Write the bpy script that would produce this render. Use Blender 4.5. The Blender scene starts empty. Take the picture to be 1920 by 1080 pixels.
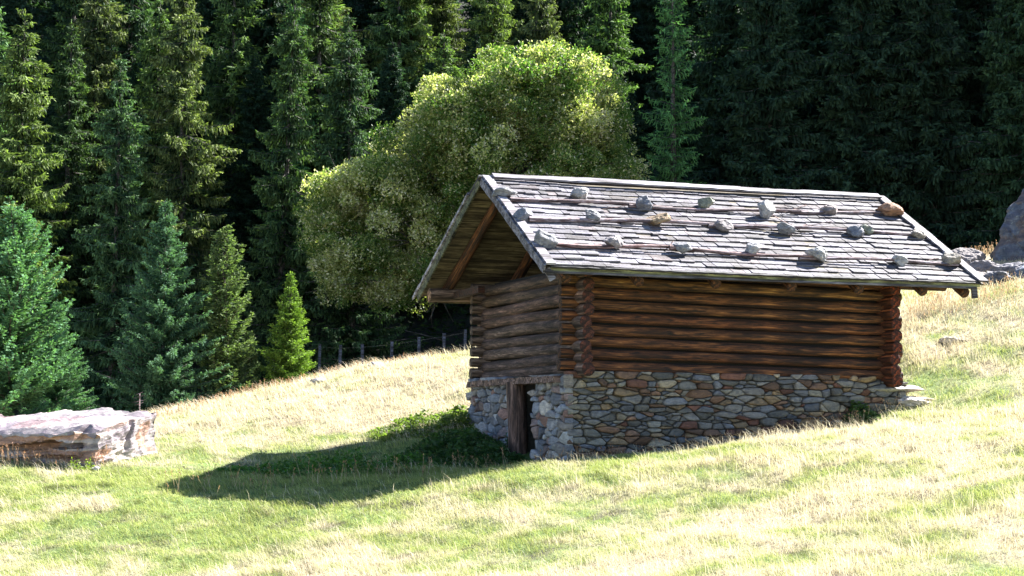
import bpy, math, random
import numpy as np
from mathutils import Vector, Matrix, noise as mnoise
random.seed(7); rng = np.random.default_rng(7)
sc = bpy.context.scene
COL = sc.collection

# ------------------------------------------------------------------ camera
CP = np.array([-9.031, -21.765, -0.520]); YAW, PITCH, ROLL, F = 0.35914, 0.07682, 0.00732, 2914.7
def basis():
    f = np.array([math.sin(YAW)*math.cos(PITCH), math.cos(YAW)*math.cos(PITCH), math.sin(PITCH)])
    r = np.array([math.cos(YAW), -math.sin(YAW), 0.0]); u = np.cross(r, f)
    return r*math.cos(ROLL)+u*math.sin(ROLL), -r*math.sin(ROLL)+u*math.cos(ROLL), f
CR, CU, CF = basis()
cam = bpy.data.cameras.new('camera'); camo = bpy.data.objects.new('camera', cam); COL.objects.link(camo)
M = Matrix(((CR[0], CU[0], -CF[0], CP[0]), (CR[1], CU[1], -CF[1], CP[1]), (CR[2], CU[2], -CF[2], CP[2]), (0, 0, 0, 1)))
camo.matrix_world = M
cam.lens = F/1920*36; cam.sensor_width = 36; cam.clip_end = 2000; sc.camera = camo

# ------------------------------------------------------------------ light
SUN_AZ, SUN_EL = math.radians(15), math.radians(42)      # direction towards the sun, from +X towards +Y
w = bpy.data.worlds.new('World'); sc.world = w; w.use_nodes = True
nt = w.node_tree; sky = nt.nodes.new('ShaderNodeTexSky'); sky.sky_type = 'NISHITA'; sky.sun_disc = False
sky.sun_elevation = SUN_EL; sky.sun_rotation = math.radians(90)-SUN_AZ; sky.altitude = 1500; sky.dust_density = 0.2; sky.ozone_density = 3.0; sky.air_density = 1.2
nt.links.new(sky.outputs[0], nt.nodes['Background'].inputs[0]); nt.nodes['Background'].inputs[1].default_value = 0.05
sl = bpy.data.lights.new('sun', 'SUN'); sl.energy = 5.0; sl.angle = math.radians(0.5); sl.color = (1.0, 0.965, 0.915)
so = bpy.data.objects.new('sun', sl); COL.objects.link(so)
sd = Vector((math.cos(SUN_AZ)*math.cos(SUN_EL), math.sin(SUN_AZ)*math.cos(SUN_EL), math.sin(SUN_EL)))
so.rotation_euler = sd.to_track_quat('Z', 'Y').to_euler(); so.location = (20, 0, 30)
sc.view_settings.view_transform = 'Standard'; sc.view_settings.look = 'None'; sc.view_settings.gamma = 1
sc.view_settings.exposure = 2.45
sc.cycles.diffuse_bounces = 2; sc.cycles.max_bounces = 6; sc.cycles.transparent_max_bounces = 4

# ------------------------------------------------------------------ helpers
R0 = np.array([math.cos(YAW), -math.sin(YAW)]); F0 = np.array([math.sin(YAW), math.cos(YAW)])
def pt(px, py, d):                                        # world point seen at photo pixel (px,py), d metres along the view axis
    return CP + d*(CF + CR*(px-960)/F - CU*(py-540)/F)
def to_xd(p): q = np.asarray(p)[..., :2]-CP[:2]; return q@R0, q@F0
def from_xd(X, d): return CP[0]+X*R0[0]+d*F0[0], CP[1]+X*R0[1]+d*F0[1]
def smooth(a, b, x): t = np.clip((x-a)/(b-a), 0, 1); return t*t*(3-2*t)

_perm = rng.permutation(4096)
def vnoise(x, y, seed=0):
    x = np.asarray(x, float); y = np.asarray(y, float)
    xi = np.floor(x).astype(int); yi = np.floor(y).astype(int); xf = x-xi; yf = y-yi
    def h(a, b): return _perm[(_perm[(a+seed*57) & 4095]+b*131) & 4095]/4096.0
    u = xf*xf*(3-2*xf); v = yf*yf*(3-2*yf)
    return (h(xi, yi)*(1-u)+h(xi+1, yi)*u)*(1-v)+(h(xi, yi+1)*(1-u)+h(xi+1, yi+1)*u)*v
def fbm(x, y, seed=0, o=4):
    s = 0; a = 1; t = 0
    for i in range(o): s = s+a*vnoise(x*2**i, y*2**i, seed+i); t += a; a *= .5
    return s/t

def mesh_obj(name, verts, faces, mat, parent=None, cols=None, smooth_=False, mats=None, fmat=None):
    me = bpy.data.meshes.new(name)
    me.from_pydata([tuple(map(float, v)) for v in verts], [], faces)
    if smooth_: me.shade_smooth()
    return finish(me, name, mat, parent, cols)
def finish(me, name, mat, parent=None, cols=None):
    if cols is not None:
        a = me.color_attributes.new('Col', 'FLOAT_COLOR', 'POINT')
        c = np.ones((len(me.vertices), 4), np.float32); cc = np.asarray(cols, np.float32); c[:, :3] = cc[:, :3] if len(cc) == len(c) else cc[:1, :3]
        a.data.foreach_set('color', c.ravel())
    if mat: me.materials.append(mat)
    o = bpy.data.objects.new(name, me); COL.objects.link(o)
    if parent: o.parent = parent
    return o
def poly_obj(name, V, k, mat, parent=None, cols=None):    # V: (n*k,3) verts, each run of k is one polygon
    V = np.asarray(V, np.float32); n = len(V)//k
    me = bpy.data.meshes.new(name); me.vertices.add(len(V)); me.vertices.foreach_set('co', V.ravel())
    me.loops.add(n*k); me.loops.foreach_set('vertex_index', np.arange(n*k, dtype=np.int32))
    me.polygons.add(n); me.polygons.foreach_set('loop_start', np.arange(n, dtype=np.int32)*k)
    me.update(calc_edges=True)
    return finish(me, name, mat, parent, cols)
def grid_obj(name, P, mat, parent=None, cols=None):       # P: (a,b,3)
    a, b = P.shape[:2]; idx = np.arange(a*b).reshape(a, b)
    q = np.stack([idx[:-1, :-1], idx[:-1, 1:], idx[1:, 1:], idx[1:, :-1]], -1).reshape(-1, 4).astype(np.int32)
    me = bpy.data.meshes.new(name); me.vertices.add(a*b); me.vertices.foreach_set('co', P.reshape(-1).astype(np.float32))
    me.loops.add(len(q)*4); me.loops.foreach_set('vertex_index', q.ravel()); me.polygons.add(len(q))
    me.polygons.foreach_set('loop_start', np.arange(len(q), dtype=np.int32)*4); me.update(calc_edges=True); me.shade_smooth()
    return finish(me, name, mat, parent, cols)
def empty(name, loc=(0, 0, 0)):
    o = bpy.data.objects.new(name, None); COL.objects.link(o); o.location = tuple(map(float, loc)); return o
def tag(o, label, cat, group=None):
    o['label'] = label; o['category'] = cat
    if group: o['group'] = group
    return o
def merge(parts):                                         # [(verts, faces[, cols])] -> one
    V = []; Fc = []; C = []
    for p in parts:
        b = len(V); V += [tuple(map(float, v)) for v in p[0]]; Fc += [tuple(i+b for i in f) for f in p[1]]
        if len(p) > 2: C += list(p[2]) if len(p[2]) == len(p[0]) else [p[2]]*len(p[0])
    return V, Fc, C
BF = [(0, 3, 2, 1), (4, 5, 6, 7), (0, 1, 5, 4), (1, 2, 6, 5), (2, 3, 7, 6), (3, 0, 4, 7)]
def beam(p, q, wdt, thk, up=(0, 0, 1), jit=0.0):          # box from p to q; wdt across, thk along up
    p = np.array(p, float); q = np.array(q, float); d = (q-p)/np.linalg.norm(q-p)
    up = np.array(up, float); s = np.cross(d, up); s /= np.linalg.norm(s); u = np.cross(s, d)
    o = [(-1, -1), (1, -1), (1, 1), (-1, 1)]
    V = [e+s*a*wdt/2+u*b*thk/2+rng.normal(0, jit, 3)*(jit > 0) for e in (p, q) for a, b in o]
    return V, BF
def rough_board(p, q, wdt, thk, up, n=24, j=.004):        # weathered board: subdivided, uneven edges
    p = np.array(p, float); q = np.array(q, float); L = np.linalg.norm(q-p); d = (q-p)/L
    up = np.array(up, float); s = np.cross(d, up); s /= np.linalg.norm(s); u = np.cross(s, d)
    V = []; Fc = []
    for i in range(n+1):
        c = p+d*L*i/n+u*math.sin(i/n*7+L)*.004
        for a, b in ((-1, -1), (1, -1), (1, 1), (-1, 1)):
            V.append(c+s*(a*wdt/2+rng.normal(0, j))+u*(b*thk/2+rng.normal(0, j*.4)))
    for i in range(n):
        for k in range(4):
            Fc.append((i*4+k, i*4+(k+1) % 4, i*4+4+(k+1) % 4, i*4+4+k))
    Fc.append((3, 2, 1, 0)); Fc.append((n*4, n*4+1, n*4+2, n*4+3))
    return V, Fc

# ------------------------------------------------------------------ materials
def new_mat(name):
    m = bpy.data.materials.new(name); m.use_nodes = True; n = m.node_tree; b = n.nodes['Principled BSDF']; return m, n, b
def node(n, t, **k):
    x = n.nodes.new(t)
    for a, v in k.items():
        if a.startswith('i_'): x.inputs[int(a[2:])].default_value = v
        else: setattr(x, a, v)
    return x
def ramp(n, src, stops):
    r = n.nodes.new('ShaderNodeValToRGB'); e = r.color_ramp.elements
    while len(e) < len(stops): e.new(.5)
    for x, (p, c) in zip(e, stops): x.position = p; x.color = (*c, 1) if len(c) == 3 else c
    n.links.new(src, r.inputs[0]); return r.outputs[0]
def mapping(n, scale, kind='Object'):
    tc = n.nodes.new('ShaderNodeTexCoord'); mp = n.nodes.new('ShaderNodeMapping'); mp.inputs['Scale'].default_value = scale
    n.links.new(tc.outputs[kind], mp.inputs[0]); return mp.outputs[0]
def noise(n, vec, s, det=5, rough=.6, dist=0):
    t = n.nodes.new('ShaderNodeTexNoise'); t.inputs['Scale'].default_value = s; t.inputs['Detail'].default_value = det
    t.inputs['Roughness'].default_value = rough; t.inputs['Distortion'].default_value = dist
    n.links.new(vec, t.inputs['Vector']); return t.outputs['Fac']
def mixc(n, mode, fac, a, b):
    x = n.nodes.new('ShaderNodeMix'); x.data_type = 'RGBA'; x.blend_type = mode
    for i, v in ((0, fac), (6, a), (7, b)):
        if hasattr(v, 'node'): n.links.new(v, x.inputs[i])
        else: x.inputs[i].default_value = v if i == 0 else (*v, 1)
    return x.outputs[2]
def bump(n, b, h, s=.5, d=.02):
    x = n.nodes.new('ShaderNodeBump'); x.inputs['Strength'].default_value = s; x.inputs['Distance'].default_value = d
    n.links.new(h, x.inputs['Height']); n.links.new(x.outputs[0], b.inputs['Normal'])
def attr(n):
    a = n.nodes.new('ShaderNodeAttribute'); a.attribute_name = 'Col'; return a.outputs['Color']

def mat_foliage(name, trans=.35, rough=.55, var=.25, spec=.3, tt=(1.3, 1.5, .6)):
    m, n, b = new_mat(name); a = attr(n)
    oi = n.nodes.new('ShaderNodeObjectInfo'); r = ramp(n, oi.outputs['Random'], [(0, (1-var,)*3), (.5, (1, 1, 1)), (1, (1+var*.6, 1+var*.7, 1))])
    c = mixc(n, 'MULTIPLY', 1, a, r)
    n.links.new(c, b.inputs['Base Color']); b.inputs['Roughness'].default_value = rough; b.inputs['Specular IOR Level'].default_value = spec
    t = n.nodes.new('ShaderNodeBsdfTranslucent'); n.links.new(mixc(n, 'MULTIPLY', 1, c, tt), t.inputs[0])
    mx = n.nodes.new('ShaderNodeMixShader'); mx.inputs[0].default_value = trans
    n.links.new(b.outputs[0], mx.inputs[1]); n.links.new(t.outputs[0], mx.inputs[2])
    n.links.new(mx.outputs[0], n.nodes['Material Output'].inputs[0]); return m
def mat_wood(name, stops, grain=(1.2, 14, 14), rough=.8, tint=True, bs=.6):
    m, n, b = new_mat(name); v = mapping(n, grain)
    f = noise(n, v, 2.2, 8, .65, .6); c = ramp(n, f, stops)
    v2 = mapping(n, (.7, 5, 5)); f2 = noise(n, v2, 1.7, 4, .6)
    c = mixc(n, 'MULTIPLY', 1, c, ramp(n, f2, [(.38, (.28, .25, .25)), (.6, (1.15, 1.15, 1.15))]))
    vk = n.nodes.new('ShaderNodeTexVoronoi'); vk.inputs['Scale'].default_value = 2.2; n.links.new(mapping(n, (.6, 1.4, 1.4)), vk.inputs['Vector'])
    c = mixc(n, 'MULTIPLY', 1, c, ramp(n, vk.outputs['Distance'], [(.03, (.25, .2, .18)), (.1, (1, 1, 1))]))
    v3 = mapping(n, (.9, 26, 26)); f3 = noise(n, v3, 1.3, 3, .5, .8)
    c = mixc(n, 'MULTIPLY', 1, c, ramp(n, f3, [(.40, (.22, .18, .16)), (.46, (1, 1, 1)), (.60, (1, 1, 1)), (.70, (1.7, 1.65, 1.55))]))
    if tint: c = mixc(n, 'MULTIPLY', 1, c, attr(n))
    n.links.new(c, b.inputs['Base Color']); b.inputs['Roughness'].default_value = rough
    bump(n, b, f, bs, .02); return m
def mat_rock(name, dark=.55, s=6, lichen=True):
    m, n, b = new_mat(name); v = mapping(n, (1, 1, 1)); f = noise(n, v, s, 10, .7, .4)
    c = mixc(n, 'MULTIPLY', 1, attr(n), ramp(n, f, [(.3, (dark,)*3), (.5, (.95, .95, .97)), (.72, (1.5, 1.45, 1.4))]))
    v2 = mapping(n, (1.3, 1.3, 6)); f2 = noise(n, v2, s*.6, 5, .6, 1.0)
    c = mixc(n, 'MULTIPLY', .7, c, ramp(n, f2, [(.38, (.5, .5, .55)), (.55, (1.1, 1.08, 1.05))]))
    if lichen:
        f3 = noise(n, v, s*3, 4, .6); c = mixc(n, 'MIX', ramp(n, f3, [(.62, (0, 0, 0)), (.7, (.6,)*3)]), c, (.30, .31, .24))
    n.links.new(c, b.inputs['Base Color']); b.inputs['Roughness'].default_value = .8
    bump(n, b, f, .9, .03); return m
MF_CON = mat_foliage('conifer_needles', .25, .75, .25, .15)
MF_LEAF = mat_foliage('broad_leaves', .42, .55, .05, .35)
MF_GRASS = mat_foliage('grass_blades', .3, .6, 0, .2, (1.1, 1.1, .85))
M_LOG = mat_wood('warm_log_wood', [(.36, (.012, .006, .004)), (.47, (.08, .035, .014)), (.57, (.18, .08, .030)), (.72, (.38, .225, .095))], bs=1)
M_GLOG = mat_wood('weathered_log_wood', [(.3, (.03, .018, .014)), (.48, (.12, .078, .058)), (.62, (.24, .17, .13)), (.78, (.50, .44, .40))], (1.6, 9, 9), bs=1)
M_SHIN = mat_wood('grey_shingle_wood', [(.28, (.075, .07, .085)), (.48, (.16, .155, .185)), (.72, (.28, .275, .31))], (14, 2.0, 14), bs=.5)
n = M_SHIN.node_tree; b = n.nodes['Principled BSDF']; src = b.inputs['Base Color'].links[0].from_socket; v = mapping(n, (1, 1, 1))
c = mixc(n, 'MULTIPLY', 1, src, ramp(n, noise(n, v, 1.1, 6, .7), [(.35, (.62, .60, .58)), (.6, (1.12, 1.12, 1.12))]))
c = mixc(n, 'MIX', ramp(n, noise(n, v, 9, 6, .7), [(.60, (0, 0, 0)), (.68, (.75,)*3)]), c, (.075, .075, .055)); n.links.new(c, b.inputs['Base Color'])
M_GREY = mat_wood('grey_board_wood', [(.25, (.10, .095, .105)), (.5, (.23, .225, .245)), (.75, (.38, .37, .39))], (2, 14, 14), bs=.5)
M_PLANK = mat_wood('pale_plank_wood', [(.3, (.05, .036, .02)), (.5, (.15, .12, .07)), (.75, (.26, .22, .14))], (2, 9, 9))
M_MOSS = mat_wood('mossy_board_wood', [(.3, (.07, .07, .04)), (.5, (.18, .19, .11)), (.75, (.32, .32, .2))], (2, 9, 9))
M_POLE = mat_wood('bark_stripped_pole', [(.3, (.05, .03, .03)), (.44, (.16, .11, .11)), (.55, (.27, .23, .245)), (.75, (.42, .38, .40))], (2.5, 9, 9), bs=.8)
M_BARK = mat_wood('tree_bark', [(.3, (.03, .025, .022)), (.5, (.10, .085, .075)), (.75, (.2, .18, .17))], (6, 6, 1.5), tint=False, bs=1)
M_STONE = mat_rock('masonry_stone', .6, 9, False)
M_ROCK = mat_rock('roof_stone_rock', .5, 8)
M_BOULD = mat_rock('boulder_rock', .6, 3)
m, n, b = new_mat('interior_shade_black'); b.inputs['Base Color'].default_value = (.012, .01, .009, 1); b.inputs['Roughness'].default_value = 1; M_DARK = m  # near-black stands in for the unlit inside of the hut
m, n, b = new_mat('mortar_shadow'); v = mapping(n, (1, 1, 1)); n.links.new(ramp(n, noise(n, v, 20), [(.3, (.02, .02, .02)), (.7, (.07, .065, .06))]), b.inputs['Base Color']); M_MORT = m
m, n, b = new_mat('wire_steel'); b.inputs['Base Color'].default_value = (.3, .3, .3, 1); b.inputs['Metallic'].default_value = .8; b.inputs['Roughness'].default_value = .5; M_WIRE = m

# ------------------------------------------------------------------ terrain
TC = []
for px, py, d in [(0,1080,17.5),(480,1080,16.6),(960,1080,15.6),(1440,1080,14.2),(1920,1080,12.8),
                  (0,960,21),(300,942,20.8),(650,924,21.2),(960,876,21.7),(1250,849,22.4),(1500,814,23.4),(1700,762,25.6),(960,884,23.3),(1250,864,24.1),(1500,830,24.9),(1920,700,26.6),
                  (960,980,18.6),(1450,940,18.6),(1920,900,17.5),(450,1000,19.3),
                  (620,880,24.6),(800,850,25.6),(880,820,26.6),(640,830,27.2),(780,790,28.2),
                  (0,868,25.2),(290,850,26.2),(0,815,30),(290,790,31.0),(450,748,32.0),(600,708,33.2),(740,682,34.2),(880,662,35),(1300,622,36),
                  (1700,650,28.4),(1920,610,29),(1700,592,30.3),(1920,548,30.8),(1700,566,32.6),(1800,545,33.2),(1700,545,36),(1920,505,37),(1760,500,40),(1920,463,42)]:
    p = pt(px, py, d); X, dd = to_xd(p); TC.append((X, dd, p[2]))
for X, d, z in [(0,0,-2.12),(-12,0,-3.2),(12,0,-1.1),(-25,12,-5.0),(25,12,1.6),(-26,25,-3.5),(26,27,4.4),(-26,33,-2.2),(26,40,7),
                (-14,35,-1.5),(-8,35.5,-1.0),(-4,37,-.2),(0,38.5,.3),(5,40,1.2),(-10,39,-1.9),(-3,41,-.9),(-14,45,-2.0),(-6,46,-1.2),(3,48,.2),(14,50,3.0),(26,50,5.5),
                (-30,60,4),(0,62,6.5),(30,62,9),(-40,85,18),(0,85,20),(40,85,22),(-50,120,42),(0,120,44),(50,120,46),(-70,180,85),(0,180,88),(70,180,90)]:
    TC.append((X, d, z))
TC = np.array(TC)
def _tps(r2): return .5*r2*np.log(r2+1e-9)
_n = len(TC); _A = np.zeros((_n+3, _n+3)); _r2 = ((TC[:, None, :2]-TC[None, :, :2])**2).sum(-1)
_A[:_n, :_n] = _tps(_r2)+np.eye(_n)*.4; _A[:_n, _n] = 1; _A[:_n, _n+1:] = TC[:, :2]; _A[_n, :_n] = 1; _A[_n+1:, :_n] = TC[:, :2].T
_w = np.linalg.solve(_A, np.r_[TC[:, 2], 0, 0, 0])
def height(x, y, micro=True):                             # ground level at world (x,y)
    x = np.asarray(x, float); y = np.asarray(y, float); sh = x.shape; x = x.ravel(); y = y.ravel()
    X = (x-CP[0])*R0[0]+(y-CP[1])*R0[1]; d = (x-CP[0])*F0[0]+(y-CP[1])*F0[1]; z = np.zeros(len(X))
    for s in range(0, len(X), 60000):
        e = slice(s, s+60000); r2 = (X[e, None]-TC[None, :, 0])**2+(d[e, None]-TC[None, :, 1])**2
        z[e] = _tps(r2)@_w[:_n]+_w[_n]+_w[_n+1]*X[e]+_w[_n+2]*d[e]
    if micro: z += (fbm(x*.9, y*.9, 3)-.5)*.16+(fbm(x*3.1, y*3.1, 9, 3)-.5)*.07
    return z.reshape(sh)
def ground(X, d): x, y = from_xd(X, d); return np.array([x, y, float(height(np.array([x]), np.array([y]))[0])])
def green_mask(x, y):                                     # 0 straw .. 1 fresh green
    X = (x-CP[0])*R0[0]+(y-CP[1])*R0[1]; d = (x-CP[0])*F0[0]+(y-CP[1])*F0[1]
    g = .38+(fbm(x*.45+y*.1, y*.8, 21, 4)-.5)*1.9+(fbm(x*2.5, y*2.5, 33, 3)-.5)*2.1
    def blob(px, py, dd, rx, rd, a):
        p = pt(px, py, dd); bx, bd = to_xd(p); return a*np.exp(-((X-bx)/rx)**2-((d-bd)/rd)**2)
    g += blob(500, 940, 20.8, 4.2, 2.0, .55)+blob(150, 990, 19.5, 3.5, 1.5, .2)+blob(700, 850, 24.8, 3.0, 2.0, .7)+blob(1150, 870, 22.3, 3.0, 1.0, .4)
    g += blob(1800, 690, 27.5, 1.5, 1.5, .1)+blob(1750, 740, 26.2, .8, .6, .6)+blob(1850, 560, 33, 4, 1.6, .4)
    g += blob(450, 905, 22.3, 3.5, 1.3, .9)+blob(800, 893, 22.9, 2.6, 1.1, .7)
    g -= blob(500, 760, 30.5, 8, 3.0, .40)+blob(60, 930, 22, 3.0, 1.2, .45)+blob(1500, 1060, 15.0, 4, 1.4, .25)+blob(1650, 860, 21, 3.0, 2.0, .25)+blob(1750, 600, 30, 4, 1.2, .5)+blob(750, 720, 32, 4, 2.0, .3)+blob(1850, 480, 40, 6, 4, .4)
    return np.clip(g, 0, 1)
def ground_cols(x, y):
    g = green_mask(x, y)[..., None]; r = fbm(x*5, y*5, 51, 3)[..., None]
    straw = np.array([.38, .32, .21])*(.6+.7*r); gr = np.array([.13, .20, .04])*(.6+.8*r)
    c = straw*(1-g)+gr*g
    dirt = smooth(.66, .74, fbm(x*1.9, y*3.2, 77, 3))[..., None]; return c*(1-dirt*.75)+np.array([.07, .05, .035])*dirt*.75
ds = np.concatenate([np.linspace(2, 12, 20), np.linspace(12.15, 44, 210), np.linspace(45, 240, 60)])
ss = np.linspace(-1, 1, 300); ss = np.sign(ss)*(np.abs(ss)**1.25)
XX = ss[None, :]*(12+ds[:, None]*.85); DD = np.repeat(ds[:, None], 300, 1)
gx, gy = from_xd(XX, DD); gz = height(gx, gy)
m, n, b = new_mat('meadow_soil'); v = mapping(n, (1, 1, 1)); f = noise(n, v, 18, 8, .75)
n.links.new(mixc(n, 'MULTIPLY', 1, attr(n), ramp(n, f, [(.3, (.45,)*3), (.7, (1.35,)*3)])), b.inputs['Base Color']); b.inputs['Roughness'].default_value = .95; bump(n, b, f, 1, .05)
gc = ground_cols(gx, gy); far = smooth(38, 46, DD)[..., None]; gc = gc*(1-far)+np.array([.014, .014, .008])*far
o = grid_obj('ground', np.stack([gx, gy, gz], -1), m, None, gc.reshape(-1, 3)); o['kind'] = 'structure'

# ------------------------------------------------------------------ rocks
def icosphere(sub):
    t = (1+5**.5)/2; V = [(-1,t,0),(1,t,0),(-1,-t,0),(1,-t,0),(0,-1,t),(0,1,t),(0,-1,-t),(0,1,-t),(t,0,-1),(t,0,1),(-t,0,-1),(-t,0,1)]
    Fc = [(0,11,5),(0,5,1),(0,1,7),(0,7,10),(0,10,11),(1,5,9),(5,11,4),(11,10,2),(10,7,6),(7,1,8),(3,9,4),(3,4,2),(3,2,6),(3,6,8),(3,8,9),(4,9,5),(2,4,11),(6,2,10),(8,6,7),(9,8,1)]
    V = [np.array(v)/np.linalg.norm(v) for v in V]
    for _ in range(sub):
        c = {}; N = []
        def mid(a, b):
            k = (min(a, b), max(a, b))
            if k not in c: v = V[a]+V[b]; V.append(v/np.linalg.norm(v)); c[k] = len(V)-1
            return c[k]
        for a, b, d in Fc: x, y, z = mid(a, b), mid(b, d), mid(d, a); N += [(a, x, z), (b, y, x), (d, z, y), (x, y, z)]
        Fc = N
    return np.array(V), Fc
ICO = {k: icosphere(k) for k in (2, 3, 4, 5)}
def rock_mesh(size, seed, sub=3, cuts=9, rough=.07, strata=0):
    r = np.random.default_rng(seed); V, Fc = ICO[sub]; V = V.copy()
    for _ in range(cuts):                                  # planar facets
        nn = r.normal(size=3); nn /= np.linalg.norm(nn); c = r.uniform(.55, .85); d = V@nn; k = d > c; V[k] -= np.outer(d[k]-c, nn)
    off = r.uniform(0, 50, 3)
    dn = np.array([mnoise.fractal(Vector(p*1.8+off), 1, 2, 5) for p in V]); V *= (1+dn*rough*2.2)[:, None]
    if strata: V[:, :2] *= (1+strata*np.array([mnoise.noise(Vector((off[0]+p[0]*.6, p[1]*.6, p[2]*7))) for p in V]))[:, None]
    V = V/np.abs(V).max(0)*np.array(size)/2
    return V, Fc
def make_rock(name, loc, size, seed, col, label, cat='stone', group=None, rotz=0, sub=3, mat=None, tilt=(0, 0), **k):
    V, Fc = rock_mesh(size, seed, sub, **k)
    r = np.random.default_rng(seed+1); c = np.array(col)*np.ones((len(V), 1))
    o = mesh_obj(name, V, Fc, mat or M_ROCK, None, c)
    o.location = tuple(map(float, loc)); o.rotation_euler = (tilt[0], tilt[1], rotz); return tag(o, label, cat, group)

# ------------------------------------------------------------------ hut
hut = tag(empty('log_hut', (3.0, 2.2, -1.3)), 'brown log hut on a rough stone base with a grey shingle roof', 'hut')
HO = np.array(hut.location)
def H(name, parts, mat, parent=None, cols=None, local=None):   # a part given in world coordinates
    V, Fc, C = merge(parts); V = np.array(V)-HO
    return mesh_obj(name, V, Fc, mat, parent or hut, C if C else cols)
W, D = 6.0, 4.45
LAST = [None]
def log(name, p, q, r0, r1, mat, tint, parent=None, bend=.01, seg=22, sides=14, endcol=None, scal=.05):
    p = np.array(p, float); q = np.array(q, float); L = np.linalg.norm(q-p); d = (q-p)/L
    up = np.array([0, 0, 1.]) if abs(d[2]) < .9 else np.array([0, 1., 0]); s = np.cross(up, d); s /= np.linalg.norm(s); u = np.cross(d, s)
    sd_ = rng.uniform(0, 99); V = []; Fc = []; C = []
    for i in range(seg+1):
        t = i/seg; rr = r0+(r1-r0)*t
        oy = bend*math.sin(t*math.pi*1.3+sd_)+bend*.5*math.sin(t*9+sd_); oz = bend*math.cos(t*math.pi*1.7+sd_*2)
        for k in range(sides):
            a = 2*math.pi*k/sides; nz = mnoise.noise(Vector((t*L*1.6+sd_, math.cos(a)*.8, math.sin(a)*.8)))
            R_ = rr*(1+nz*scal*2)
            V.append((t*L, math.cos(a)*R_+oy, math.sin(a)*R_+oz)); C.append(tint)
    for i in range(seg):
        for k in range(sides): Fc.append((i*sides+k, i*sides+(k+1) % sides, (i+1)*sides+(k+1) % sides, (i+1)*sides+k))
    ec = endcol or tuple(.55*x for x in tint)
    for e, i in ((0, 0), (1, seg)):                        # end grain, slightly domed
        b0 = len(V); ring = [V[i*sides+k] for k in range(sides)]; V += ring; cx = np.mean(ring, 0); sg = -1 if e == 0 else 1
        ring2 = [tuple((np.array(v)-cx)*.55+cx+np.array([sg*.012, 0, 0])) for v in ring]; V += ring2; V.append(tuple(cx+np.array([sg*.014, 0, 0])))
        C += [tuple(x*.7 for x in ec)]*sides+[ec]*(sides+1)
        for k in range(sides):
            k2 = (k+1) % sides; f1 = (b0+k, b0+k2, b0+sides+k2, b0+sides+k); f2 = (b0+sides+k, b0+sides+k2, b0+2*sides)
            if e == 0: f1 = f1[::-1]; f2 = f2[::-1]
            Fc += [f1, f2]
    me = bpy.data.meshes.new(name); me.from_pydata(V, [], Fc); me.shade_smooth()
    o = finish(me, name, mat, parent or hut, C)
    Mx = Matrix(((d[0], s[0], u[0], p[0]-HO[0]), (d[1], s[1], u[1], p[1]-HO[1]), (d[2], s[2], u[2], p[2]-HO[2]), (0, 0, 0, 1)))
    o.matrix_local = Mx; LAST[0] = Mx; return o
# long wall + back wall logs, gable logs
NL = 9; LH = .187
GX0, GX1 = .27, W-.24                                     # centre lines of the two gable walls
def zt(x): return .044-.0155*x
long_t = [tuple(.85*v for v in t) for t in [(1.0,.8,.72),(.8,.62,.55),(1.15,.95,.85),(1.0,.85,.75),(1.0,.75,.65),(1.1,.98,.85),(.95,.8,.65),(1.15,1.25,1.0),(1.1,1.0,.7)]]
for i in range(NL):
    z = .09+i*LH; r = .0855+rng.uniform(-.007, .006)
    log('wall_log', (-.02-rng.uniform(0, .03), .11, z+zt(0)), (W+.0+rng.uniform(-.05, .08), .11, z+zt(W)), r, r*rng.uniform(.9, 1.0), M_LOG, long_t[i], scal=.03)
    log('wall_log', (0.0, D-.11, z), (W+.05, D-.11, z+zt(W)), r, r*.95, M_GLOG, (1, 1, 1), seg=8)
for i in range(NL):
    z = -.005+i*LH+.0; r = .100+rng.uniform(-.006, .008); tc = (.68, .66, .72) if i < 5 else (.74, .64, .58)
    tc = tuple(c*v for c, v in zip(tc, rng.uniform(.7, 1.25)*np.array([1, rng.uniform(.95, 1.03), rng.uniform(.95, 1.05)])))
    if i == 0: z += .02
    top = i == NL-1
    log('wall_log', (GX0, -.20-rng.uniform(0, .05), z+.05), (GX0, D+.02+rng.uniform(0, .08), z+(.02 if not top else .04)), r, r*.93, M_GLOG, tc, endcol=(.5, .19, .12), bend=.018, scal=.07)
    log('wall_log', (GX1, -.20-rng.uniform(0, .05), z+zt(W)), (GX1, D+.15, z+zt(W)), r, r*.93, M_LOG, (.9, .55, .45), endcol=(.95, .36, .2), bend=.012)
H('interior_shade_box', [beam((GX0+.08, D/2, .8), (GX1-.08, D/2, .8), D-.3, 1.7)], M_DARK)  # solid near-black box, shade behind the log gaps put in as colour

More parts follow.
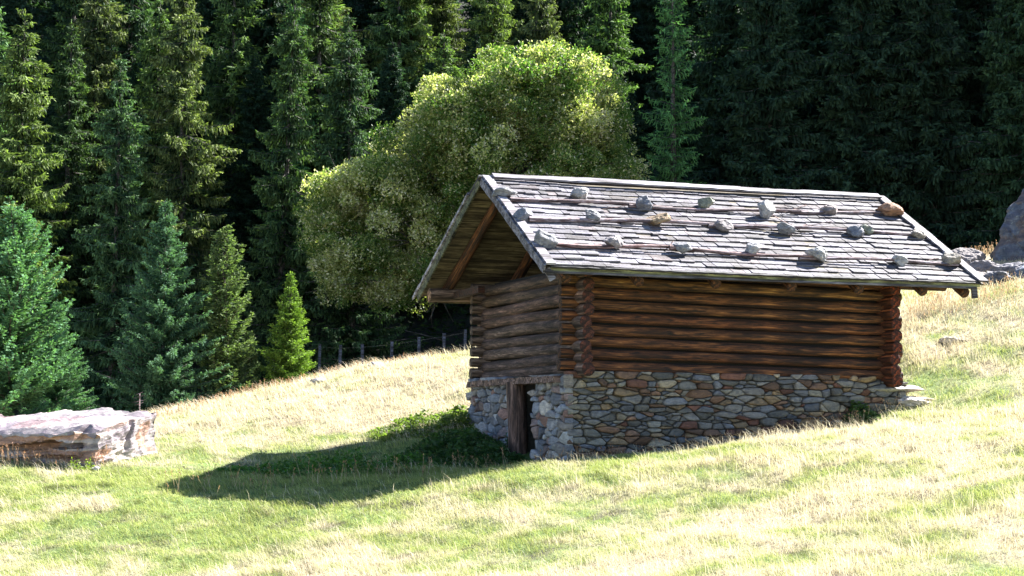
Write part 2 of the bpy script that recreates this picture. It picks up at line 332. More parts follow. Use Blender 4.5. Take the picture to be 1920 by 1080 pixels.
# roof corners (the hut has settled a little, so nothing is quite square)
A1 = np.array([-.579, 2.211, 3.232]); E1 = np.array([-.628, -.75, 1.538]); B1 = np.array([-.688, 5.229, 1.512])
A2 = np.array([7.181, 2.214, 3.316]); E2 = np.array([7.141, -.745, 1.559]); B2 = A2+(B1-A1)
roof = empty('roof'); roof.parent = hut
def HR(name, parts, mat, cols=None):
    return H(name, parts, mat, roof, cols)
def slope(e1, e2):
    nrm = np.cross(e2-e1, A1-e1); nrm /= np.linalg.norm(nrm)
    if nrm[2] < 0: nrm = -nrm
    return lambda u, v, h=0: (e1*(1-u)+e2*u)*(1-v)+(A1*(1-u)+A2*u)*v+nrm*h, nrm
SF, NF = slope(E1, E2); SB, NB = slope(B1, B2)
def sag(u): return -.035*math.sin(math.pi*u)+.008*math.sin(u*17)
def shingles(S, nrm, name, rows=17):
    parts = []
    for k in range(rows):
        v0 = k/rows*.985; v1 = min(1.0, v0+1.7/rows); u = .015
        while u < .985:
            wd = rng.uniform(.10, .34)/7.8; u1 = min(.987, u+wd); j = rng.uniform(-.0015, .0015); hb = .050+rng.uniform(-.006, .012)
            if rng.random() < .04: j -= .012; hb += .01
            ua, ub = u+.0005, u1-.0006; skew = rng.normal(0, .0006)
            sgn = sag((u+u1)/2)
            P = [S(ua, v0+j, hb+sgn), S(ub, v0+j+rng.uniform(-.003, .003), hb+sgn+rng.uniform(-.004, .004)), S(ub+skew, v1, .016+sgn), S(ua+skew, v1, .016+sgn),
                 S(ua, v0+j, hb-.034+sgn), S(ub, v0+j, hb-.034+sgn), S(ub+skew, v1, .002+sgn), S(ua+skew, v1, .002+sgn)]
            t = rng.uniform(.66, 1.15); c = np.array([t*rng.uniform(.97, 1.03), t*.99, t*rng.uniform(.98, 1.06)])
            if rng.random() < .08: c *= np.array([1.0, .86, .78])
            parts.append((P, [(0, 3, 2, 1)[::-1], (4, 5, 6, 7)[::-1], (0, 1, 5, 4)[::-1], (1, 2, 6, 5)[::-1], (2, 3, 7, 6)[::-1], (3, 0, 4, 7)[::-1]], [c]*4+[c*.8]*4)); u = u1  # undersides coloured darker, shade under the butts painted in
    V, Fc, C = merge(parts); o = mesh_obj(name, np.array(V)-HO, Fc, M_SHIN, roof, C); return o
def shin_mesh():
    shingles(SF, NF, 'shingle_covering'); shingles(SB, NB, 'shingle_covering')
shin_mesh()
def boards(S, nm):
    parts = []; v = 0.0
    while v < .99:
        v1 = min(.995, v+rng.uniform(.045, .07)); c = np.array([1, 1, 1])*rng.uniform(.75, 1.2)
        P = [S(0.004, v+.002, -.004), S(.996, v+.002, -.004), S(.996, v1, -.004), S(0.004, v1, -.004)]; P += [p-NF*0+np.array([0, 0, -.03]) for p in P]
        parts.append((P, BF, c)); v = v1
    HR(nm, parts, M_PLANK)
boards(SF, 'roof_board'); boards(SB, 'roof_board')
# rafters under both slopes, tails poking out below the eave
rx = [-.22, .95, 2.27, 3.6, 4.85, 6.05, 6.85]
for x in rx:
    u = (x-E1[0])/(E2[0]-E1[0]); tint = (.85, .68, .54)
    f0 = SF(u, .02, -.215); f1 = SF(u, .96, -.125); b0 = SB(u, .03, -.115); b1 = SB(u, .975, -.115)
    log('rafter', f0, f1, .085, .075, M_LOG, tint, roof, seg=14, bend=.006, endcol=(.5, .38, .3)); log('rafter', b0, b1, .10, .08, M_LOG, tint, roof, seg=14, bend=.012, endcol=(.5, .38, .3))
# wall plates (purlins) carrying the overhangs, tie beam
log('purlin', (-.66, D+.28, 1.49), (7.0, D+.2, 1.55), .12, .10, M_GLOG, (1.3, 1.25, 1.2), endcol=(1.9, 1.7, 1.4))
log('purlin', (-.30, .02, 1.60), (6.9, .02, 1.55), .075, .07, M_LOG, (.7, .6, .5))
log('purlin', (-.30, 2.21, 3.02), (6.9, 2.21, 3.06), .08, .08, M_LOG, (.8, .6, .5))
H('tie_beam', [beam((-.18, 3.3, 1.50), (-.18, D+.25, 1.48), .12, .12)], M_LOG, None, [(.35, .22, .18)]*8)
H('eave_plank', [beam((-.60, D+.52, 1.47), (1.2, D+.52, 1.47), .03, .22, (0, 0, 1))], M_PLANK, None, [(1.1, 1.1, 1)]*8)
# far gable closed near-black to keep the loft dark, near gable open with a few struts
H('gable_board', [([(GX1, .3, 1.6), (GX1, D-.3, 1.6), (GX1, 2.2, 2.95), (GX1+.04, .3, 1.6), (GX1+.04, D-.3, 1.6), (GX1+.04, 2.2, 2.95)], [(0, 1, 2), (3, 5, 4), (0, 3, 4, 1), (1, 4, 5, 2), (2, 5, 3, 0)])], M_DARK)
log('strut', (.28, 1.15, 1.62), (.28, 1.35, 2.15), .035, .03, M_GLOG, (1.1, 1, .9), seg=4); log('strut', (.28, .8, 1.62), (.28, .95, 1.95), .045, .04, M_GLOG, (.9, .7, .6), seg=4)
H('loft_floor', [beam((GX0+.1, D/2, 1.66), (GX1-.1, D/2, 1.66), D-.6, .04)], M_DARK)
# bargeboards, ridge boards, fascia
bz = NF*.055
for S, a, nm in ((SF, E1, 1),):
    HR('bargeboard', [rough_board(SF(.010, -.006, .062), SF(.010, 1.0, .062), .15, .032, NF)], M_GREY, [(1.15, 1.12, 1.2)]*400)
    HR('bargeboard', [rough_board(SF(.990, -.012, .062), SF(.990, 1.0, .062), .16, .032, NF)], M_GREY, [(1.1, 1.08, 1.15)]*400)
    HR('bargeboard', [rough_board(SF(-.002, -.010, -.02), SF(-.002, .99, -.02), .028, .13, NF)], M_GREY, [(.8, .8, .9)]*400)
for (v0, v1, hh, sh) in ((-.01, .40, .065, 0), (.37, .72, .075, .01), (.69, 1.0, .065, 0)):
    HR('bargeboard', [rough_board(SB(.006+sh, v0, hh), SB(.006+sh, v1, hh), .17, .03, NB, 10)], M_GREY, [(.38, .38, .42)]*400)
HR('bargeboard', [rough_board(SB(-.004, -.01, -.04), SB(-.004, .99, -.04), .028, .13, NB)], M_MOSS, [(.7, .7, .65)]*400)
HR('bargeboard', [rough_board(SB(-.022, .02, -.13), SB(-.022, .93, -.12), .03, .055, NB)], M_GREY, [(1.35, 1.35, 1.45)]*400)
HR('ridge_board', [rough_board(SF(.022, .985, .095), SF(.62, .985, .09), .16, .03, NF, 30)], M_GREY, [(1.2, 1.18, 1.25)]*400)
HR('ridge_board', [rough_board(SF(.615, .985, .078), SF(.985, .985, .085), .15, .03, NF, 20)], M_GREY, [(1.15, 1.15, 1.2)]*400)
HR('ridge_board', [rough_board(SB(.02, .98, .07), SB(.985, .98, .07), .15, .03, NB, 20)], M_GREY, [(1, 1, 1)]*400)
HR('eave_board', [rough_board(SF(.012, .004, -.02)+np.array([0, -.012, -.015]), SF(.985, .004, -.02)+np.array([0, -.012, -.015]), .03, .07, (0, 0, 1), 50, .003)], M_MOSS, [(1.2, 1.2, 1)]*400)
HR('gutter', [rough_board(SF(.0, .0, -.09)+np.array([0, -.02, 0]), SF(.975, .0, -.09)+np.array([0, -.02, 0]), .09, .03, (0, 0, 1), 50, .002)], M_GREY, [(.45, .45, .5)]*400)
HR('eave_lath', [rough_board(SF(.01, -.004, .012), SF(.985, -.004, .012), .05, .028, NF, 90, .006)], M_GREY, [(.12, .12, .14)]*400)
HR('gutter_bracket', [beam(SF(.972, .0, -.05), SF(.972, .0, -.05)+np.array([.02, -.0, -.20]), .10, .04, (0, 1, 0))], M_GREY, [(.3, .3, .33)]*8)
HR('gutter_bracket', [beam(SF(.004, .0, -.03), SF(.004, .0, -.03)+np.array([.10, -.0, -.16]), .10, .04, (0, 1, 0))], M_GREY, [(.9, .9, 1)]*8)

# ------------------------------------------------------------------ stone base: power-diagram rubble masonry
def clip(poly, a, b, c):                                  # keep a*x+b*y<=c
    out = []; n_ = len(poly)
    for i in range(n_):
        p = poly[i]; q = poly[(i+1) % n_]; dp = a*p[0]+b*p[1]-c; dq = a*q[0]+b*q[1]-c
        if dp <= 0: out.append(p)
        if (dp < 0 < dq) or (dq < 0 < dp): t = dp/(dp-dq); out.append((p[0]+(q[0]-p[0])*t, p[1]+(q[1]-p[1])*t))
    return out
def masonry(U0, U1, V0, V1, n_, sx, seed, mp, bulge, pal, hole=None, top=None):
    r = np.random.default_rng(seed); P = np.c_[r.uniform(U0, U1, n_)/sx, r.uniform(V0, V1, n_)]
    cell = math.sqrt((U1-U0)/sx*(V1-V0)/n_)
    for _ in range(3):                                    # push apart a little
        d = P[:, None]-P[None]; L = np.sqrt((d**2).sum(-1))+np.eye(n_)*9; f = np.clip(cell*.95-L, 0, None)[..., None]*d/L[..., None]; P += f.sum(1)*.35
        P[:, 0] = np.clip(P[:, 0], U0/sx+.01, U1/sx-.01); P[:, 1] = np.clip(P[:, 1], V0+.01, V1-.01)
    P[:, 1] += .55*(np.round(P[:, 1]/.125+.3*np.sin(P[:, 0]*3))*.125-P[:, 1])
    Wt = (r.uniform(-.5, 1.0, n_)**3)*cell**2*1.1
    parts = []
    for i in range(n_):
        poly = [(U0/sx, V0), (U1/sx, V0), (U1/sx, V1), (U0/sx, V1)]
        for j in np.argsort(((P-P[i])**2).sum(1))[1:22]:
            dx, dy = P[j]-P[i]; c = ((P[j]@P[j])-(P[i]@P[i])+Wt[i]-Wt[j])/2
            poly = clip(poly, dx, dy, c)
            if len(poly) < 3: break
        if len(poly) < 3: continue
        q = np.array(poly); q[:, 0] *= sx
        ar = .5*abs(np.dot(q[:, 0], np.roll(q[:, 1], 1))-np.dot(q[:, 1], np.roll(q[:, 0], 1)))
        if ar < .0012: continue
        c = q.mean(0)
        if hole and hole(c): continue
        # gap, resample, round
        N = 18; seg = np.roll(q, -1, 0)-q; sl_ = np.linalg.norm(seg, axis=1); tot = sl_.sum(); pts = []
        cum = np.r_[0, np.cumsum(sl_)]
        for t in np.arange(N)/N*tot:
            k = min(np.searchsorted(cum, t, 'right')-1, len(q)-1); pts.append(q[k]+seg[k]*((t-cum[k])/max(sl_[k], 1e-6)))
        pts = np.array(pts)
        pts = .12*np.roll(pts, 1, 0)+.76*pts+.12*np.roll(pts, -1, 0)
        ext = pts-c; L = np.linalg.norm(ext, axis=1, keepdims=True); pts = c+ext*np.clip(1-.006/L, .3, 1)*(1+r.normal(0, .03, (N, 1)))
        ext = pts-c; bl = bulge*r.uniform(.4, 1.6)+min(.03, math.sqrt(ar)*.08); tx, ty = r.normal(0, .18, 2); out_ = r.uniform(-.012, .028)
        rings = [(1.0, -.10), (1.0, -.012), (.95, bl*.62), (.82, bl*.95), (.42, bl)]; V = []; 
        for s_, dep in rings:
            for k in range(N):
                u, v_ = c+ext[k]*s_; dd = dep+(ext[k]*s_)@np.array([tx, ty])*(dep > -.05)+r.normal(0, .003)*(s_ < 1)+out_*(dep > 0); V.append(mp(u, v_, dd))
        V.append(mp(c[0], c[1], bl+out_)); Fc = []
        for a in range(len(rings)-1):
            for k in range(N): Fc.append((a*N+k, a*N+(k+1) % N, (a+1)*N+(k+1) % N, (a+1)*N+k))
        for k in range(N): Fc.append(((len(rings)-1)*N+k, (len(rings)-1)*N+(k+1) % N, len(rings)*N))
        colr = np.array(pal[r.choice(len(pal), p=[.24, .2, .16, .12, .1, .08, .06, .04])])*r.uniform(.7, 1.55)
        parts.append((V, Fc, colr))
    return parts
PAL = [(.20, .23, .30), (.27, .28, .30), (.17, .18, .19), (.26, .17, .13), (.32, .25, .17), (.36, .37, .36), (.20, .10, .08), (.45, .42, .36)]
PAL = [(.62*c[0], .57*c[1], .49*c[2]) for c in PAL]
PALB = [(.25, .29, .38), (.32, .34, .40), (.22, .25, .33), (.30, .24, .26), (.30, .29, .30), (.42, .45, .50), (.28, .18, .17), (.50, .50, .52)]
PALB = [(.66*c[0], .62*c[1], .56*c[2]) for c in PALB]
base = empty('stone_base'); base.parent = hut
def mlong(u, v, d): return np.array([u, .03-d, v])
def mgab(u, v, d): return np.array([.03-d, u, v])
def toplong(c): return c[1] > zt(c[0])+.03
V, Fc, C = merge(masonry(.03, W+.12, -2.3, .05, 980, 3.0, 11, mlong, .03, PAL, lambda c: toplong(c)))
o = mesh_obj('stone_wall', np.array(V)-HO, Fc, M_STONE, base, C, True)
DY0, DY1 = 1.38, 1.80; PY0, PY1 = 1.80, 2.36               # dark gap, door post
hole = lambda c: DY0-.03 < c[0] < PY1-.1 and c[1] < .03 or c[1] > -.02
gp = masonry(-.03, D, -2.3, .0, 420, 1.7, 12, mgab, .025, PALB, hole)
for far_ in (False, True):
    V, Fc, C = merge([q for q in gp if (np.mean([v[1] for v in q[0]]) > DY1-.05) == far_]); mesh_obj('stone_wall', np.array(V)-HO, Fc, M_STONE, base, C, True)
H('wall_core', [beam((.1, .45, -1.2), (W+.05, .45, -1.2), .76, 2.42), beam((.45, PY1-.3, -1.2), (.45, D-.05, -1.2), .76, 2.38), beam((.45, .9, -1.2), (.45, DY0, -1.2), .76, 2.38), beam((W-.3, .9, -1.2), (W-.3, D, -1.2), .7, 2.3), beam((.9, D-.4, -1.2), (W-.7, D-.4, -1.2), .7, 2.3)], M_MORT, base)
door = empty('doorway'); door.parent = hut
log('door_post', (.02, (PY0+PY1)/2-.06, -1.9), (.0, (PY0+PY1)/2-.0, -.10), .17, .15, M_GLOG, (1.0, .9, 1.0), door, seg=14, bend=.012, scal=.08)
def fix(o): return o
H('door_lintel', [rough_board((.02, .15, -.075), (.02, D-.15, -.115), .24, .10, (0, 0, 1), 40, .012)], M_GLOG, door, [(1.35, 1.3, 1.45)]*400)
# stepped slabs at the uphill end of the base
for i, (x, z, sx_, sy_, sz_, c) in enumerate([(6.0,-.02,1.25,.6,.17,(.42,.40,.36)), (6.25,-.22,1.1,.6,.16,(.30,.20,.14)), (6.05,-.42,.8,.5,.2,(.33,.33,.35)), (6.45,-.40,.7,.5,.2,(.34,.31,.28)), (5.5,-.5,.5,.4,.2,(.28,.29,.32))]):
    Vr, Fr = rock_mesh((sx_, sy_, sz_), 200+i, 3, 7, .05)
    mesh_obj('base_slab', Vr+np.array([x, .12, z-.14])-HO, Fr, M_ROCK, base, [c]*len(Vr))

# ------------------------------------------------------------------ poles and stones lying on the roof
def roof_hit(px, py, h=0):
    d = CF+CR*(px-960)/F-CU*(py-540)/F; o_ = E1+NF*h; t = ((o_-CP)@NF)/(d@NF); return CP+d*t
poles = [((955,372),(1262,388),.030,(.9,.76,.76),'long brown peeled pole lying under the left stones of the top row'),
         ((1180,386),(1500,398),.026,(.9,.75,.78),'split purplish pole lying under the middle stones of the top row'),
         ((1480,396),(1690,402),.030,(1.2,1.15,1.2),'pale grey pole ending at the orange stone, top row'),
         ((990,409),(1345,420),.036,(1.15,1.1,1.2),'pale grey pole along the left of the middle row of roof stones'),
         ((1330,421),(1742,440),.030,(1.1,1.0,1.1),'thin grey pole along the right of the middle row of roof stones'),
         ((1040,458),(1262,465),.030,(1.1,.68,.6),'reddish brown pole under the left stones of the bottom row'),
         ((1255,466),(1525,482),.028,(1.0,.66,.62),'rusty brown pole under the middle stones of the bottom row'),
         ((1500,482),(1795,495),.026,(1.1,1.0,1.1),'thin grey pole under the right stones of the bottom row')]
for a, b_, r, t, lab in poles:
    p = roof_hit(*a, .078); q = roof_hit(*b_, .078)
    o = log('roof_pole', p+HO*0, q, r*1.2, r*.8, M_POLE, tuple(.6*v+.45 for v in t), hut, seg=30, bend=.022, sides=8)
    mw = Matrix.Translation(hut.location) @ LAST[0]; o.parent = None; o.matrix_world = mw
    tag(o, lab, 'pole', 'poles lying along the shingle roof')
twigs = [((1130,392),(1200,381)),((1465,400),(1512,384)),((1470,385),(1530,400)),((1440,400),(1500,430)),((1480,432),(1512,421)),((1478,440),(1510,436)),((1500,425),(1560,415)),((1720,492),(1760,484)),((1255,462),(1262,452))]
parts = []
for a, b_ in twigs:
    p = roof_hit(*a, .065); q = roof_hit(*b_, .075); n_ = 5; pts = [p+(q-p)*i/n_+NF*.01*math.sin(i*2)+np.array([0, 0, .0]) for i in range(n_+1)]
    for i in range(n_): parts.append(beam(pts[i], pts[i+1], .014, .012))
V, Fc, C = merge(parts); o = mesh_obj('twigs', V, Fc, M_POLE, None, [(1.6, 1.3, 1.1)]*len(V)); o['kind'] = 'stuff'
tag(o, 'loose pale twigs scattered on the shingles between the roof stones', 'twigs')
g_, b1, br, wh, gn, orr = (.30,.30,.32), (.24,.25,.29), (.33,.22,.15), (.48,.47,.47), (.26,.28,.22), (.46,.25,.15)
RS = [(945,360,44,22,g_,'long grey stone, leftmost of the top row on the roof'),
 (1086,363,40,30,wh,'pale speckled stone, second from left in the top row on the roof'),
 (1209,380,38,30,b1,'round grey stone, third from left in the top row on the roof'),
 (1321,380,36,26,gn,'blocky greenish grey stone, fourth from left in the top row on the roof'),
 (1438,393,34,38,wh,'tall upright whitish stone, tallest in the top row on the roof'),
 (1557,393,38,22,(.36,.30,.29),'small pinkish grey stone, second from right in the top row on the roof'),
 (1667,394,48,32,orr,'big angular orange stone at the right end of the top row on the roof'),
 (981,402,38,26,b1,'dark blue grey stone, leftmost of the middle row on the roof'),
 (1113,405,42,22,g_,'flat layered grey stone, second from left in the middle row on the roof'),
 (1233,411,44,24,(.36,.25,.14),'flat tan and orange stone in the middle row on the roof'),
 (1358,422,36,22,(.34,.30,.30),'wedge shaped pinkish grey stone in the middle row on the roof'),
 (1475,427,36,26,g_,'slanting grey stone in front of loose twigs, middle row on the roof'),
 (1602,434,32,22,b1,'flat grey stone, left one of the touching pair in the middle row on the roof'),
 (1622,430,28,20,gn,'dark rounded stone, right one of the touching pair in the middle row on the roof'),
 (1719,438,30,20,(.38,.34,.29),'small tan stone at the right end of the middle row on the roof'),
 (1024,448,42,32,g_,'big pale grey stone, leftmost of the bottom row on the roof'),
 (1150,453,36,26,(.38,.34,.34),'round pinkish stone, second from left in the bottom row on the roof'),
 (1279,463,34,22,g_,'small grey stone with a curled twig, bottom row on the roof'),
 (1410,466,34,24,wh,'round pale stone, middle one of the bottom row on the roof'),
 (1532,475,44,30,wh,'large whitish stone with a sloping back, bottom row on the roof'),
 (1687,488,28,22,wh,'small cream stone, second from right in the bottom row on the roof'),
 (1786,486,36,30,(.40,.35,.29),'tan stone against the right edge board, last of the bottom row on the roof')]
for i, (px, py, wp, hp, c, lab) in enumerate(RS):
    base_p = roof_hit(px, py+hp*.30, .06); dist = (base_p-CP)@CF; s = dist/F; sx_ = wp*s*1.15; sz_ = hp*s*1.0; c = tuple(.72*v for v in c)
    loc = base_p+np.array([0, .0, sz_*.26])
    make_rock('roof_stone', loc, (sx_, sx_*rng.uniform(.7, .9), sz_*1.05), 300+i*3, c, lab, 'stone', 'stones weighing down the shingle roof', rng.uniform(-.5, .5), 4,
              tilt=(rng.uniform(.25, .5), rng.uniform(-.25, .25)), cuts=12 if i in (3, 4, 6) else 8, rough=.06)

# ------------------------------------------------------------------ rocks in the meadow
def on_ground(px, py, d): p = pt(px, py, d); p[2] = float(height(np.array([p[0]]), np.array([p[1]]))[0]); return p
def boulder(name, outline_size, loc, rot, seed, label, col, cat='boulder', strata=.1, sub=5):
    # rounded box -> facets -> ledges
    r = np.random.default_rng(seed); V, Fc = ICO[sub]; V = V.copy(); off = r.uniform(0, 40, 3)
    V = V/np.power((np.abs(V)**14).sum(1), 1/14)[:, None]
    for nn, c in (((.5,-.3,.55), .98), ((-.5,-.5,.6), 1.08), ((.75,-.75,.1), 1.15), ((-.8,.1,.5), 1.0), ((.2,.6,.7), 1.05), ((-.2,-.85,.45), .98)):
        nn = np.array(nn)/np.linalg.norm(nn); d = V@nn; k = d > c; V[k] -= np.outer(d[k]-c, nn)
    z = V[:, 2]; led = np.zeros(len(V))
    for i, p in enumerate(V):
        q = p[2]*1.9+p[0]*.35+mnoise.noise(Vector(p*1.4+off))*.9; fr = q-math.floor(q); led[i] = (.5-fr)*strata*.6+(-.7*strata if fr < .10 else 0)
        led[i] += mnoise.fractal(Vector((p[0]*2, p[1]*2, p[2]*5))+Vector(off), .8, 2, 6)*.06
    side = 1-smooth(.75, 1.0, np.abs(V[:, 2])); V[:, :2] *= (1+led*side)[:, None]; V[:, 2] += led*.45*(1-side)
    C = []
    for p in V:
        t = mnoise.noise(Vector((p[0]*1.3, p[1]*1.3, p[2]*4))+Vector(off)); c = np.array(col)*(1+.25*mnoise.noise(Vector(p*3+off)))
        if t > .12: c = c*np.array([1.0, .72, .58])
        if t < -.25: c = c*np.array([.62, .62, .72])
        C.append(c)
    V = V*np.array(outline_size)/2
    o = mesh_obj(name, V, Fc, M_BOULD, None, C); o.location = tuple(map(float, loc)); o.rotation_euler = rot; return tag(o, label, cat)
def layered_boulder():
    LX, LY, LZ = 4.2, 1.6, .98; r = np.random.default_rng(3); V = []; Fc = []; C = []
    def sh(a, b_, c):                                      # unit cube -> rock; b_=0 front, a=1 right
        q = Vector((a*4.2, b_*1.9, c*1.1)); n1 = mnoise.fractal(q*.9+Vector((3, 1, 7)), 1, 2, 4); n2 = mnoise.fractal(Vector((q.x*2.5, q.y*2.5, q.z*7)), .8, 2, 5)
        ht = .54+.34*b_**.8+.22*a; 
        if a < .55: ht -= .10*(.55-a)
        z = c*ht*LZ; x = a*LX; y = b_*LY; fr = (1-b_)**6
        lz = c+.10*mnoise.noise(Vector((a*3.0, 0, 5)))-.12*a; ch = 0
        if a < .93:
            if lz > .60: y -= .16*fr*(1-smooth(.9, 1.02, lz)*.7)
            elif lz > .44: y += (.17+.12*n1)*fr; ch = 1
            elif lz > .28: y -= .05*fr
            elif lz > .22: y += .08*fr
        if a > .93:
            cr = math.exp(-((b_-.45-.12*(c-.5))/.035)**2)*smooth(.25, .5, c); x -= .07*cr
        top = smooth(.93, 1.0, c); z += top*(.06*n1-.0)+.05*n2*c; x += .10*n1*(1 if a > .9 else .3)+.03*n2; y += .07*n1+.03*n2
        e = max(0, a-.93)/.07; z -= top*.06*e*e+top*.08*max(0, .07-b_)/.07
        t = mnoise.noise(Vector((q.x*.9, q.y*1.3, q.z*3+9))); col = np.array([.33, .285, .285])*(1+.35*n1)
        if t > .10 and c < .985: col = col*np.array([1.02, .70, .52])
        if t < -.22: col = col*np.array([.62, .6, .68])
        if mnoise.noise(Vector((q.x*.7, q.y*.7, 20+q.z))) < -.1 and c > .9: col = col*np.array([1.05, .88, .82])
        return (x-LX, y, z), col
    def face(f, na, nb):
        b0 = len(V)
        for i in range(na+1):
            for j in range(nb+1):
                p, c = sh(*f(i/na, j/nb)); V.append(p); C.append(c)
        for i in range(na):
            for j in range(nb): k = b0+i*(nb+1)+j; Fc.append((k, k+nb+1, k+nb+2, k+1))
    face(lambda u, v: (u, 0, v), 120, 44); face(lambda u, v: (1, u, v), 60, 44); face(lambda u, v: (u, v, 1), 120, 60); face(lambda u, v: (1-u, 1, v), 40, 16); face(lambda u, v: (0, 1-u, v), 20, 16)
    o = mesh_obj('boulder', V, Fc, M_BOULD, None, C); p = on_ground(178, 864, 24.8); o.location = tuple(map(float, p-np.array([0, 0, .12]))); o.rotation_euler = (0, .02, -.80)
    tag(o, 'huge flat topped layered boulder in the meadow at the left', 'boulder')
layered_boulder()
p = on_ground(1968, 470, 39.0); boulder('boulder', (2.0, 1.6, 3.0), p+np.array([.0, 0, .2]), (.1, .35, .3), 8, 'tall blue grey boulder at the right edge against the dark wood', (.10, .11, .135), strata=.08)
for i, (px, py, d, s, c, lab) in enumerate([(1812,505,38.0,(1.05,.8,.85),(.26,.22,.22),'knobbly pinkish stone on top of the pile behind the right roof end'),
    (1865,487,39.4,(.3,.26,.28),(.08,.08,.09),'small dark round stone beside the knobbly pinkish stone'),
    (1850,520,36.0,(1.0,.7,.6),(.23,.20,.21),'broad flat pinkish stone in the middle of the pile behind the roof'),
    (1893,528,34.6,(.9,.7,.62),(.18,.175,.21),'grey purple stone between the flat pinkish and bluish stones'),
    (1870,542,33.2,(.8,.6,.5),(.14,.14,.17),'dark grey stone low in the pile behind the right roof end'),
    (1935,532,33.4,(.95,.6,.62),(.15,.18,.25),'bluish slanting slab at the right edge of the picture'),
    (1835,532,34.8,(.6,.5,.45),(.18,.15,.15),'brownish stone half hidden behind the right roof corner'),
    (705,702,33.4,(.42,.3,.16),(.34,.33,.36),'low grey stone in the pale meadow left of the hut'),
    (600,726,32.4,(.45,.3,.14),(.50,.48,.48),'whitish stone in the meadow below the smallest spruce'),
    (1785,652,28.4,(.62,.25,.15),(.55,.52,.48),'flat whitish slab in the grass right of the hut'),
    (1712,760,25.6,(.7,.4,.22),(.50,.46,.44),'pale stone sunk in grass beside the hut base corner'),
    (180,866,24.4,(.16,.14,.1),(.45,.43,.43),'tiny pale stone in front of the layered boulder')]):
    c = tuple(v*(.7 if px > 1800 else 1) for v in c); p = on_ground(px, py, d); make_rock('field_stone', p+np.array([0, 0, s[2]*.2]), s, 500+i, c, lab, 'stone', None, -.36+rng.uniform(-.3, .3), 4, tilt=(rng.uniform(-.1, .1), rng.uniform(-.1, .15)), rough=.09)

